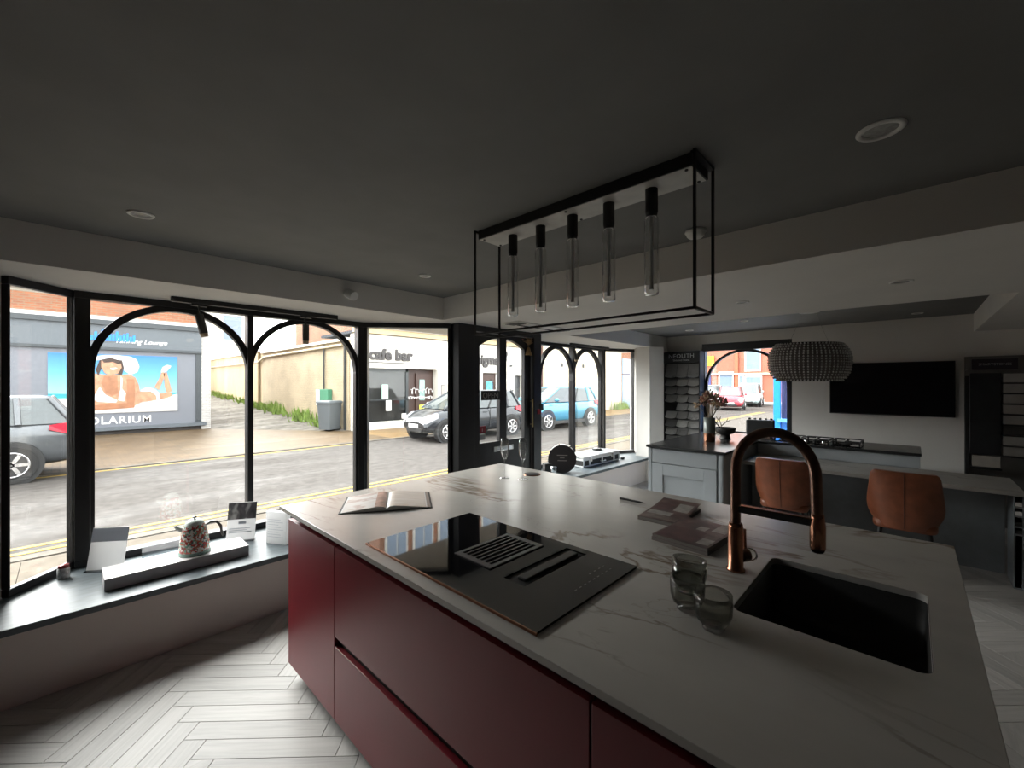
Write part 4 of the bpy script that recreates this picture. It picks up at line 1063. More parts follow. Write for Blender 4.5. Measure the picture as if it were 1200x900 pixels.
# ================================================================ STREET
G = -0.12
def wet(name, col, rough, var=0.3, sc=1.6):
    if name in MATS: return MATS[name]
    m = mat(name, col, rough, var=var, scale=sc, bump=0.15, bscale=45, spec=0.04)
    nt = m.node_tree; b = nt.nodes['Principled BSDF']
    tc = N(nt,'ShaderNodeTexCoord'); no = N(nt,'ShaderNodeTexNoise', Scale=0.7, Detail=6.0, Roughness=0.6)
    mp = N(nt,'ShaderNodeMapping'); mp.inputs['Scale'].default_value = (0.5,1.6,1); nt.links.new(tc.outputs['Object'], mp.inputs[0]); nt.links.new(mp.outputs[0], no.inputs['Vector'])
    mr = N(nt,'ShaderNodeMapRange'); mr.inputs['From Min'].default_value = 0.38; mr.inputs['From Max'].default_value = 0.62; mr.inputs['To Min'].default_value = rough*0.55; mr.inputs['To Max'].default_value = min(1,rough*1.6)
    nt.links.new(no.outputs['Fac'], mr.inputs['Value']); nt.links.new(mr.outputs[0], b.inputs['Roughness'])
    return m
M_road = wet('wet_asphalt', (0.078,0.072,0.067), 0.7, 0.22, 7.0)
struct('road', MB().box(-40,60,6.35,11.7,-0.5,G-0.02).box(29,60,-20,6.35,-0.5,G-0.02), M_road, 'wet grey asphalt road outside the shop windows', 'road')
M_slabp = mat('paving_slab', (0.105,0.088,0.068), 0.8, var=0.2, scale=6, spec=0.1)
pv = struct('pavement', MB().box(-40,29,3.3,6.20,-0.5,G-0.012), mat('paving_bed',(0.07,0.06,0.05),0.9), 'near pavement of stone slabs along the shop front', 'pavement')
proto = MB().box(-0.298,0.298,-0.443,0.443,-0.03,0.012)
first = None
for i in range(-4, 22):
    for j in range(3):
        x, y = i*0.6+0.3*(j % 2), 3.92+0.89*j
        if first is None: first = proto.build('paving_slab', M_slabp, pv); o = first
        else: o = first.copy(); COL.objects.link(o)
        o.location = (x, y, G-0.012+rnd.uniform(-0.002,0.002))
kb = struct('kerb', MB().box(-40,29,6.20,6.35,-0.5,G), mat('kerb_stone',(0.11,0.098,0.082),0.8,var=0.25,scale=5,spec=0.1), 'stone kerb of the near pavement', 'kerb')
M_yel = mat('yellow_line', (0.36,0.25,0.07), 0.8, var=0.35, scale=9, spec=0.1)
for y in (6.46, 6.68):
    setp(MB().box(-40,29,y,y+0.075,G-0.021,G-0.014).build('yellow_line', M_yel), 'yellow road line %s the near kerb'%('closest to' if y < 6.5 else 'second from'), 'road marking', 'double yellow lines', 'structure')
M_fore = brick('forecourt_block',(0.145,0.100,0.056),(0.100,0.070,0.041),(0.050,0.039,0.025), 1.0, 0.21, 0.105, 0.5, True, 0.008)
struct('pavement', MB().box(-40,7.0,11.85,19.6,-0.5,G), M_fore, 'brown block-paved forecourt in front of the tanning shop', 'pavement')
M_farp = brick('far_pavement_block',(0.234,0.148,0.062),(0.172,0.113,0.055),(0.094,0.070,0.043), 1.0, 0.6, 0.45, 0.45, True, 0.01)
struct('pavement', MB().box(7.0,60,11.85,14.5,-0.5,G), M_farp, 'ochre pavement in front of the cafe', 'pavement')
struct('kerb', MB().box(-40,60,11.7,11.85,-0.5,G), mat('kerb_stone',(0.17,0.15,0.125),0.6), 'stone kerb of the far pavement', 'kerb')
setp(MB().box(-40,6,11.5,11.58,G-0.021,G-0.014).build('yellow_line', M_yel), 'yellow road line along the far kerb', 'road marking', None, 'structure')
mb = MB(); mb.add([(3.4,19.6,G+0.002),(7.1,14.5,G+0.002),(7.1,46,1.5),(3.4,46,1.5)],[(0,1,2,3)])
struct('alley', mb, wet('alley_gravel',(0.13,0.12,0.105),0.7,0.45,5.0), 'gravel alley climbing between the tanning shop and the cream wall', 'alley')

# ---------------------------------------------------------------- tanning shop
M_brick = brick('orange_brick',(0.328,0.117,0.055),(0.250,0.090,0.047),(0.234,0.172,0.117))
M_sgrey = mat('shop_grey',(0.101,0.117,0.133), 0.45, var=0.06); M_sgrey2 = mat('shop_grey_light',(0.156,0.168,0.195), 0.4, var=0.06); M_sdark = mat('shop_trim',(0.043,0.051,0.058), 0.45)
M_wtrim = mat('white_trim', (0.62,0.62,0.60), 0.5); M_wbrick = brick('white_brick', (0.52,0.51,0.49),(0.46,0.45,0.44),(0.36,0.35,0.34))
ob = (0.9,19.5,G)
t = thing('tanning_shop', 'grey single-storey shopfront with a beach poster across the road', 'building', ob)
def B(nm, m, x0,x1,y0,y1,z0,z1, par=None, bev=0, o=None):
    return MB().box(x0,x1,y0,y1,z0,z1).build(nm, m, par or t, bev, off=o or ob)
B('wall', M_brick, -14,3.75,19.5,27,G,5.2)
B('roof', mat('roof_slate',(0.07,0.075,0.085),0.8,spec=0.08), -14.2,3.9,19.3,27.2,5.2,5.4)
B('base_course', mat('base_brick',(0.035,0.03,0.028),0.7), -1.55,3.46,19.42,19.5,G,0.10)
B('panel', M_sgrey2, -1.35,3.40,19.40,19.5,0.10,2.72)
B('end_frame', M_sdark, 3.30,3.46,19.36,19.5,0.05,3.64); B('end_frame', M_sdark, -1.60,-1.40,19.36,19.5,0.05,3.64)
B('sill_rail', M_sgrey, -1.6,3.62,19.30,19.5,0.02,0.14)
fa = B('fascia', M_sgrey, -1.6,3.46,19.34,19.5,2.78,3.52); B('fascia_lip', M_sdark, -1.6,3.46,19.30,19.5,2.70,2.79)
B('cornice', M_sdark, -1.7,3.5,19.26,19.5,3.52,3.68); B('white_band', M_wtrim, -14,3.5,19.30,19.5,3.68,3.80)
B('side_wall', M_wbrick, 3.47,3.76,19.38,19.52,G,5.2); B('pillar', M_wtrim, -1.95,-1.75,19.38,19.5,G,2.9)
# script and skyline logo
M_blue = mat('logo_blue',(0.02,0.22,0.75),0.4); M_swhite = mat('sign_white',(0.75,0.75,0.75),0.4)
def lo(x,z): return (x-0.9, 19.335-19.5, z-G)
mb = MB()
xs = 0.52
for k, hh in enumerate((0.16,0.30,0.22,0.40,0.28,0.46,0.24,0.34,0.20,0.26,0.30,0.18,0.24)):
    x0 = xs+k*0.085; mb.prism([lo(x0,3.00),lo(x0+0.07,3.00),lo(x0+0.07,3.00+hh*0.92),lo(x0+0.035,3.0+hh),lo(x0,3.00+hh*0.85)],(0,-0.012,0))
mb.build('skyline_logo', M_blue, fa)
text('script_lettering','Tanning Lounge',0.215,M_swhite,fa,facing((1.08-0.9,-0.172,2.95-G),(1,0,0),(0,0,1)),0.004,'LEFT',0.35)
text('lettering','SOLARIUM',0.34,M_swhite,t,facing((0.28-0.9,-0.105,0.245-G),(1,0,0),(0,0,1)),0.006,'LEFT',0,1.12,0.004)
# beach poster
pw, ph, px_, pz_ = 3.165, 1.95, -0.412, 0.60
po = B('poster', None, px_,px_+pw,19.375,19.40,pz_,pz_+ph) if False else None
m, nt, b = nodes('poster_beach'); MATS['poster_beach'] = m
tc = N(nt,'ShaderNodeTexCoord'); sp = N(nt,'ShaderNodeSeparateXYZ'); nt.links.new(tc.outputs['Object'], sp.inputs[0])
mr = N(nt,'ShaderNodeMapRange'); mr.inputs['From Min'].default_value = pz_-G; mr.inputs['From Max'].default_value = pz_-G+ph; nt.links.new(sp.outputs[2], mr.inputs['Value'])
nz = N(nt,'ShaderNodeTexNoise', Scale=4.0); nt.links.new(tc.outputs['Object'], nz.inputs['Vector'])
am = N(nt,'ShaderNodeMath', operation='MULTIPLY_ADD'); am.inputs[1].default_value = 0.03; nt.links.new(nz.outputs['Fac'], am.inputs[0]); nt.links.new(mr.outputs[0], am.inputs[2])
nt.links.new(ramp(nt, am.outputs[0], [(0.0,(0.465,0.450,0.435)),(0.27,(0.510,0.495,0.480)),(0.285,(0.038,0.315,0.338)),(0.345,(0.030,0.270,0.338)),(0.36,(0.240,0.450,0.540)),(0.70,(0.090,0.315,0.525)),(1.0,(0.026,0.165,0.435))]), b.inputs['Base Color']); b.inputs['Roughness'].default_value = 0.3
po = B('poster', m, px_,px_+pw,19.375,19.40,pz_,pz_+ph)
# flat print of a sunbather, in crop coordinates of the poster (u,v from its top left)
def pv_(cx, cy): 
    u = (cx/6.43+44)/151.0; v = (cy-330)/410.0
    return (px_+pw*u-0.9, -0.13, pz_+ph*(1-v)-G)
def shape(nm, m_, pts, layer):
    mb = MB(); P_ = [Vector(pv_(*p)) - Vector((0,0.004*layer,0)) for p in pts]
    mb.prism(P_, (0,0.003,0)); return fixnormals(mb.build(nm, m_, po))
M_skin = mat('print_skin',(0.435,0.225,0.135),0.4,var=0.25,scale=6); M_skin2 = mat('print_skin_shade',(0.315,0.143,0.075),0.4,var=0.2,scale=6); M_pw = mat('print_white',(0.570,0.570,0.578),0.4,var=0.05,scale=6); M_hair = mat('print_hair',(0.038,0.019,0.013),0.4); M_lip = mat('print_lip',(0.413,0.090,0.090),0.4)
shape('sand_print', mat('print_sand',(0.70,0.68,0.66),0.4,var=0.05), [(-280,735),(690,735),(690,610),(520,650),(350,690),(60,720),(-280,700)], 0.5)
shape('hat_print', M_pw, [(40,345),(110,335),(200,333),(300,340),(350,360),(370,410),(355,450),(300,470),(250,440),(235,380),(150,350),(70,370),(-40,380),(-20,350)], 1)
shape('body_print', M_skin, [(-40,460),(100,470),(240,470),(290,465),(340,490),(365,540),(375,590),(420,585),(480,590),(525,610),(600,600),(640,600),(645,625),(600,640),(540,650),(470,660),(390,665),(335,690),(330,705),(200,708),(50,715),(-60,715),(-120,690),(-80,560)], 2)
shape('leg_print', M_skin, [(490,560),(530,500),(550,450),(575,440),(580,470),(560,520),(530,580)], 3); shape('leg_print', M_skin, [(570,460),(595,445),(610,490),(640,590),(600,605),(580,560)], 3)
shape('foot_print', M_pw, [(545,450),(560,410),(600,392),(635,400),(620,420),(590,445)], 4)
shape('bottom_print', M_pw, [(380,580),(430,560),(490,570),(530,600),(535,650),(515,662),(505,620),(460,590),(390,590)], 4)
shape('top_print', M_pw, [(225,480),(240,500),(235,570),(265,600),(250,660),(205,650),(215,600),(225,570)], 4); shape('top_print', M_pw, [(40,600),(70,555),(110,610),(200,650),(190,668),(60,660),(20,640)], 4)
shape('arm_print', M_skin2, [(270,500),(330,500),(335,600),(330,700),(280,700),(265,640),(275,580)], 3); shape('arm_print', M_skin2, [(-60,690),(60,680),(280,672),(330,690),(330,706),(60,716),(-60,712)], 5)
shape('hair_print', M_hair, [(70,370),(150,352),(235,375),(250,420),(235,470),(215,470),(80,430),(60,480),(40,440)], 3)
shape('face_print', M_skin, [(80,375),(150,362),(225,378),(232,420),(205,462),(150,475),(105,460),(80,420)], 5)
shape('sunglasses_print', M_hair, [(85,368),(150,362),(235,368),(240,388),(205,396),(165,380),(140,385),(100,388)], 6)
shape('smile_print', M_pw, [(145,425),(190,420),(200,428),(170,438),(148,434)], 6); shape('chest_print', M_skin2, [(100,480),(200,478),(205,600),(160,620),(110,590),(80,530)], 3)

# ---------------------------------------------------------------- cafe
M_cream = mat('cafe_cream', (0.62,0.58,0.47), 0.7, var=0.06, scale=2); M_creamw = mat('cafe_white', (0.68,0.66,0.60), 0.7, var=0.05, scale=2)
M_dkwin = mat('cafe_interior', (0.035,0.030,0.028), 0.6, var=0.4, scale=3); M_brown = mat('cafe_brown', (0.06,0.032,0.025), 0.5)
oc = (11.8,14.4,G)
t = thing('cafe_building', 'cream cafe building with dark lettering and a brick upper floor across the road', 'building', oc)
def C(nm, m, x0,x1,y0,y1,z0,z1, par=None): return MB().box(x0,x1,y0,y1,z0,z1).build(nm, m, par or t, off=oc)
mb = MB()
for x0,x1,z0,z1 in ((7.05,7.55,G,3.4),(7.55,10.62,2.165,3.4),(10.62,13.2,G,3.4),(13.2,14.3,2.09,3.4),(14.3,15.35,G,3.4),(15.35,15.95,2.0,3.4),(15.35,15.95,G,0.75),(15.95,16.6,G,3.4),(7.55,10.62,G,0.15)):
    mb.box(x0,x1,14.4,14.75,z0,z1)
mb.build('front_wall', M_creamw, t, off=oc)
C('cornice', mat('cafe_cornice',(0.45,0.35,0.20),0.6), 7.0,16.6,14.28,14.5,3.42,3.62); C('cornice_lip', M_creamw, 7.0,16.6,14.22,14.5,3.62,3.72)
C('flat_roof', mat('roof_slate',(0.07,0.075,0.085),0.8,spec=0.08), 7.0,16.6,14.5,17.2,3.4,3.5)
C('interior', M_dkwin, 7.3,16.0,14.76,18.4,G,2.3)
up = C('upper_floor', M_brick, 9.5,17.0,17.1,27,3.5,9.4)
C('upper_roof', mat('roof_slate',(0.07,0.075,0.085),0.8,spec=0.08), 9.3,17.2,16.9,27.2,9.4,9.6)
M_pblue = mat('window_sky_glass', (0.16,0.22,0.30), 0.08, spec=0.8)
for k in range(5):
    x0 = 9.75+k*1.45
    f_ = C('window', M_creamw, x0,x0+1.15,17.03,17.12,6.5,8.9); C('pane', M_pblue, x0+0.1,x0+0.55,17.0,17.04,6.6,8.8, f_); C('pane', M_pblue, x0+0.62,x0+1.06,17.0,17.04,6.6,8.8, f_)
f_ = None
text('lettering','cafe bar',0.57,mat('cafe_letters',(0.05,0.045,0.045),0.5),t,facing((7.58-11.8,-0.03,2.49-G),(1,0,0),(0,0,1)),0.03,'LEFT',0,1.0,0.02)
text('lettering','enigma',0.62,mat('cafe_letters',(0.05,0.045,0.045),0.5),t,facing((12.47-11.8,-0.03,2.49-G),(1,0,0),(0,0,1)),0.03,'LEFT',0,1.0,0.02)
text('question_mark','?',0.60,mat('cafe_letters',(0.05,0.045,0.045),0.5),t,facing((14.62-11.8,-0.03,2.72-G),(1,0,0),(0,0,1)),0.03,'LEFT',0,1.0,0.02)
C('letter_rule', mat('cafe_letters',(0.05,0.045,0.045),0.5), 7.6,9.6,14.38,14.4,2.36,2.385)
# shopfront
for x0,x1 in ((7.55,7.63),(9.20,9.32)): C('shopfront_post', M_grey, x0,x1,14.5,14.6,0.15,2.165)
C('shopfront_rail', M_grey, 7.55,9.3,14.5,14.6,2.05,2.165); C('shopfront_rail', M_grey, 7.55,9.3,14.5,14.6,0.95,1.0)
C('shop_pane', M_pblue if False else M_pane, 7.6,9.25,14.53,14.54,0.15,2.1)
C('return_wall', M_brown, 9.32,10.62,14.70,14.76,G,2.165); dd = C('door', M_brown, 9.75,10.5,14.62,14.70,G,2.0)
C('door_pane', mat('cafe_door_glass',(0.30,0.42,0.40),0.2), 9.90,10.15,14.60,14.62,0.9,1.75, dd); C('notice', mat('notice_yellow',(0.60,0.62,0.10),0.5), 9.88,10.12,14.59,14.60,0.35,0.72, dd)
C('pillar', M_creamw, 10.62,10.95,14.30,14.4,G,2.165)
pm = C('picture_frame', mat('frame_grey',(0.22,0.21,0.20),0.5), 10.75,10.98,14.27,14.30,0.95,1.55); C('picture', M_pp1, 10.78,10.95,14.26,14.27,1.0,1.5, pm)
pm = C('picture_frame', mat('frame_rose',(0.45,0.25,0.27),0.5), 11.20,11.55,14.37,14.40,1.0,1.6); C('picture', M_pp1, 11.25,11.5,14.36,14.37,1.05,1.5, pm)
C('poster', mat('poster_mint',(0.42,0.60,0.52),0.5), 8.15,8.42,14.49,14.50,1.0,1.55); C('poster', M_paper, 8.32,8.55,14.49,14.50,0.55,0.95)
C('round_sign', M_paper, 9.0,9.2,14.48,14.50,0.22,0.42)
for x0 in (7.75,8.35,8.75): C('cafe_chair', mat('cafe_chair_red',(0.20,0.07,0.06),0.6), x0,x0+0.30,14.9,15.2,0.4,0.9)
C('lamp_column', mat('cafe_lamp',(0.45,0.40,0.36),0.5), 8.95,9.08,14.85,14.98,0.9,2.0)
C('curtain', mat('cafe_curtain',(0.22,0.24,0.25),0.7), 8.25,8.75,15.0,15.05,1.0,1.95)
mb = MB()
for zc, x0, n_, amp in ((1.28,9.40,7,0.13),(1.02,9.28,10,0.06)):
    pts = []
    for k in range(n_*12):
        a = 2*PI*k/12; pts.append((x0+0.16*k/12*(1.0 if amp > 0.1 else 0.75)+0.05*math.sin(a), 14.49, zc+amp*math.cos(a)*(0.6+0.4*math.sin(k*0.13))))
    mb.tube(pts, 0.011, 5)
mb.build('script_lettering', M_swhite, t, off=oc)
dd = C('door', M_brown, 13.2,14.3,14.55,14.62,G,2.09); C('poster', mat('poster_cyan',(0.10,0.42,0.60),0.4,var=0.4,scale=8), 13.55,13.95,14.52,14.55,1.05,1.70, dd); C('door_frame', M_wtrim, 14.16,14.30,14.5,14.55,G,2.05, dd)
C('pane', mat('dark_pane',(0.06,0.065,0.07),0.2), 15.35,15.95,14.6,14.62,0.75,2.0); C('wall_lamp', M_grey, 15.02,15.14,14.28,14.40,1.15,1.30); C('wall_lamp', M_grey, 15.0,15.1,14.30,14.40,2.42,2.5)
C('corner_poster', mat('poster_bw',(0.22,0.22,0.22),0.5,var=0.9,scale=9), 7.16,7.36,14.37,14.4,0.1,2.9)
# cream building further right
t = thing('rendered_building', 'tall blank cream-rendered building right of the cafe', 'building', (21.3,14.4,G))
o2 = (21.3,14.4,G)
MB().box(16.62,25.98,14.4,17.05,G,5.4).build('wall', mat('render_cream',(0.60,0.54,0.42),0.8,var=0.12,scale=1.0,stretch=(3,3,0.5)), t, off=o2)
MB().box(16.62,25.98,14.2,17.05,5.4,5.6).build('roof', MATS['roof_slate'], t, off=o2)
MB().cyl((17.4,14.33,G),(17.4,14.33,5.3),0.07,n=10).build('drainpipe', mat('pipe_brown',(0.10,0.05,0.035),0.5), t, off=o2)
for k in range(3): MB().box(19.2+k*2.1,19.35+k*2.1,14.37,14.4,2.55,2.75).build('vent', M_grey, t, off=o2)
t = thing('brick_corner_house', 'red brick building with a pale blue panelled door beside the cream render', 'building', (29,14.4,G)); o2 = (29,14.4,G)
MB().box(26,34,14.4,22,G,5.6).build('wall', M_brick, t, off=o2); MB().box(26.0,34.1,14.2,22,5.6,5.9).build('roof', MATS['roof_slate'], t, off=o2)
for z0, z1 in ((G,2.2),(2.26,3.3)): MB().box(26.05,27.6,14.3,14.4,z0,z1).build('door_panel', mat('door_paleblue',(0.30,0.40,0.55),0.5), t, off=o2)

# ---------------------------------------------------------------- alley wall and houses behind
t = thing('alley_wall', 'stained cream brick wall along the right side of the alley', 'wall', (7.2,25,G)); ow = (7.2,25,G)
M_awall = brick('alley_brick',(0.437,0.359,0.234),(0.390,0.320,0.211),(0.343,0.281,0.195),1.0,0.225,0.075,0.85)
M_arend = mat('alley_render',(0.421,0.335,0.211), 0.85, var=0.22, scale=0.9, stretch=(0.780,0.780,0.273))
MB().box(7.0,7.4,14.76,24.5,G-0.1,3.15).build('brick_length', M_awall, t, off=ow); MB().box(7.02,7.4,24.5,46,G-0.1,3.25).build('rendered_length', M_arend, t, off=ow)
MB().box(6.9,7.45,14.76,24.5,3.15,3.25).build('coping', M_creamw, t, off=ow); MB().box(6.92,7.5,24.5,46,3.25,3.33).build('coping', M_creamw, t, off=ow)
MB().tube([(6.94,15.2,3.0),(6.94,24,2.95),(6.92,25,2.72),(6.92,46,2.75)],0.05,8).build('pipe', mat('pipe_cream',(0.42,0.36,0.25),0.6), t, off=ow)
MB().cyl((6.95,16.8,0.8),(6.95,16.8,3.1),0.03,n=8).build('conduit', M_grey, t, off=ow); MB().box(6.93,7.0,14.95,15.05,G,3.3).build('downpipe', M_grey, t, off=ow)
MB().box(6.9,7.0,25.0,25.6,0.3,3.2).build('buttress', M_arend, t, off=ow)
t = thing('meter_box', 'green and white meter box on the cream alley wall above the wheelie bin', 'meter box', (6.83,16.6,0.75))
MB().box(0.0,0.16,-0.45,0.45,0.0,0.62).build('body', mat('meter_green',(0.06,0.22,0.13),0.5), t, 0.01); MB().box(-0.02,0.12,0.30,0.62,-0.02,0.60).build('side_panel', M_wtrim, t, 0.01)
t = thing('wheelie_bin', 'grey wheelie bin standing against the cream alley wall', 'bin', (6.55,15.35,G), math.radians(20))
M_bin = mat('bin_grey',(0.10,0.115,0.125),0.5)
MB().rings([rrect(0.24,0.26,0.03,0.06),rrect(0.29,0.31,0.03,1.0)]).build('body', M_bin, t); MB().rings([rrect(0.32,0.34,0.04,1.0),rrect(0.32,0.34,0.04,1.05),rrect(0.28,0.30,0.04,1.09)]).build('lid', M_bin, t)
for s_ in (-1,1): MB().cyl((0.22,s_*0.2-0.03,0.10),(0.22,s_*0.2+0.03,0.10),0.10,n=16).build('wheel', M_bmatte, t)
MB().cyl((0.33,-0.25,0.98),(0.33,0.25,0.98),0.02,n=8).build('handle', M_bin, t)
mb = MB()
for k in range(1500):
    y = 15.6+rnd.random()**1.3*24
    if math.sin(y*2.1)+math.sin(y*0.83+1) < -0.35 and rnd.random() < 0.85: continue
    x = 6.98-abs(rnd.gauss(0,0.22)); zg = G+0.05*max(0,(y-16))+0.02; hgt = rnd.uniform(0.12,0.42)*(1.5 if 17<y<23 else 1.0); a = rnd.random()*2*PI; w = rnd.uniform(0.03,0.07); lx = rnd.uniform(-0.12,0.05)
    c_, s_ = math.cos(a)*w, math.sin(a)*w
    mb.add([(x-c_,y-s_,zg),(x+c_,y+s_,zg),(x+lx+c_*0.7,y+s_*0.7,zg+hgt*0.6),(x+lx*1.8,y,zg+hgt)],[(0,1,2),(0,2,3)])
setp(mb.build('weeds', mat('weed_green',(0.16,0.24,0.05),0.7,var=0.5,scale=5)), 'green weeds growing along the foot of the cream alley wall', 'weeds', None, 'stuff')
mb = MB()
for k in range(160):
    x = 27+rnd.random()*0+rnd.gauss(-1.2,0.5); y = 14.35-abs(rnd.gauss(0,0.12)); hgt = rnd.uniform(0.15,0.7); w = 0.04
    mb.add([(x-w,y,G),(x+w,y,G),(x+rnd.uniform(-.1,.1),y-0.05,G+hgt)],[(0,1,2)])
setp(mb.build('weeds', MATS['weed_green']), 'weeds at the foot of the cream render beside the pale blue door', 'weeds', None, 'stuff')
def house(name, label, x0,x1,y0,y1,h, wall, wins, face='-y', roofh=1.2):
    t = thing(name, label, 'building', ((x0+x1)/2,(y0+y1)/2,G)); o_ = ((x0+x1)/2,(y0+y1)/2,G)
    MB().box(x0,x1,y0,y1,G,h).build('wall', wall, t, off=o_)
    if face == '-y': pts = [(x0-0.2,y0-0.2,h),(x0-0.2,y1+0.2,h),(x0-0.2,(y0+y1)/2,h+roofh)]; vec = (x1-x0+0.4,0,0)
    else: pts = [(x0-0.2,y0-0.2,h),(x1+0.2,y0-0.2,h),((x0+x1)/2,y0-0.2,h+roofh)]; vec = (0,y1-y0+0.4,0)
    fixnormals(MB().prism(pts, vec).build('roof', MATS['roof_slate'], t, off=o_))
    for (a, b_, z0, z1) in wins:
        if face == '-y': f_ = MB().box(a,b_,y0-0.06,y0+0.02,z0,z1).build('window', M_wtrim, t, off=o_); MB().box(a+0.12,b_-0.12,y0-0.08,y0-0.05,z0+0.12,z1-0.12).build('pane', M_pblue, f_, off=o_)
        else: f_ = MB().box(x0-0.06,x0+0.02,a,b_,z0,z1).build('window', M_wtrim, t, off=o_); MB().box(x0-0.08,x0-0.05,a+0.12,b_-0.12,z0+0.12,z1-0.12).build('pane', M_pblue, f_, off=o_)
    return t
house('cream_house','tall cream-white house closing the end of the alley', 0.0,11.0,40,50,10.5, mat('house_cream',(0.62,0.58,0.48),0.8,var=0.06,scale=1), ((5.0,6.4,2.3,4.0),(6.3,7.8,5.0,7.2),(8.5,10,5.0,7.2),(3.6,5.0,5.0,7.2)))
house('slate_shed','low slate-roofed outbuilding behind the alley wall', 7.6,9.2,18.6,36,3.0, M_awall, (), '-x', 0.55)
# ---------------------------------------------------------------- view through the far window
M_rbrick = brick('red_brick',(0.374,0.086,0.047),(0.312,0.070,0.039),(0.265,0.156,0.109))
t = house('brick_terrace','red brick terraced house with white bay windows beyond the far window', 42,52,4.0,30,8.5, M_rbrick, ((11.9,13.2,0.7,2.7),(11.05,11.5,0.1,2.4),(9.7,11.0,2.7,5.6),(9.6,11.0,0.5,2.3),(7.6,8.6,2.5,4.6),(15.5,16.9,0.7,2.7)), '-x')
o_ = (47,17,G)
MB().box(41.9,42,11.52,11.8,G,8.4).build('pilaster', mat('pilaster_brick',(0.42,0.10,0.05),0.8), t, off=o_); MB().box(41.8,42,4,30,2.42,2.55).build('band_course', mat('band_stone',(0.5,0.42,0.32),0.7), t, off=o_)
MB().box(41.9,42,13.6,14.9,3.3,4.2).build('yellow_sign', mat('sign_yellow',(0.70,0.62,0.02),0.5), t, off=o_); MB().box(41.9,42,13.9,14.9,G,2.4).build('door', mat('door_violet',(0.07,0.08,0.28),0.5), t, off=o_)
struct('pavement', MB().box(38.8,42,2,32,-0.5,0.0), mat('terrace_pavement',(0.34,0.33,0.31),0.6), 'pale pavement in front of the brick terrace', 'pavement')
struct('pavement', MB().box(7.35,29,-20,3.3,-0.5,G), mat('side_pavement',(0.36,0.35,0.34),0.5,var=0.15,scale=2), 'pale paved yard outside the far window', 'pavement')
t = thing('blue_shopfront','bright blue framed shopfront corner just outside the far window','shopfront',(9.3,0.6,G)); o_ = (9.3,0.6,G)
MB().box(9.2,9.5,-1.4,1.80,G,0.86).build('stall_riser', mat('shop_blue',(0.03,0.17,0.50),0.4), t, off=o_); MB().box(9.12,9.5,-1.4,1.84,0.86,0.92).build('sill', mat('shop_blue_light',(0.10,0.33,0.62),0.4), t, off=o_)
MB().box(9.17,9.24,1.80,1.91,G,2.7).build('corner_post', mat('shop_blue_bright',(0.015,0.22,0.78),0.4), t, off=o_); MB().box(9.15,9.6,-1.4,1.91,2.62,3.4).build('fascia', mat('shop_blue_bright',(0.015,0.22,0.78),0.4), t, off=o_)
MB().box(9.28,9.30,-1.4,1.80,0.92,2.62).build('pane', mat('shop_dark_glass',(0.06,0.065,0.13),0.12,var=0.6,scale=3,stretch=(1,6,0.4)), t, off=o_); MB().box(9.24,9.32,0.9,0.96,0.92,2.62).build('mullion', MATS['shop_blue'], t, off=o_)

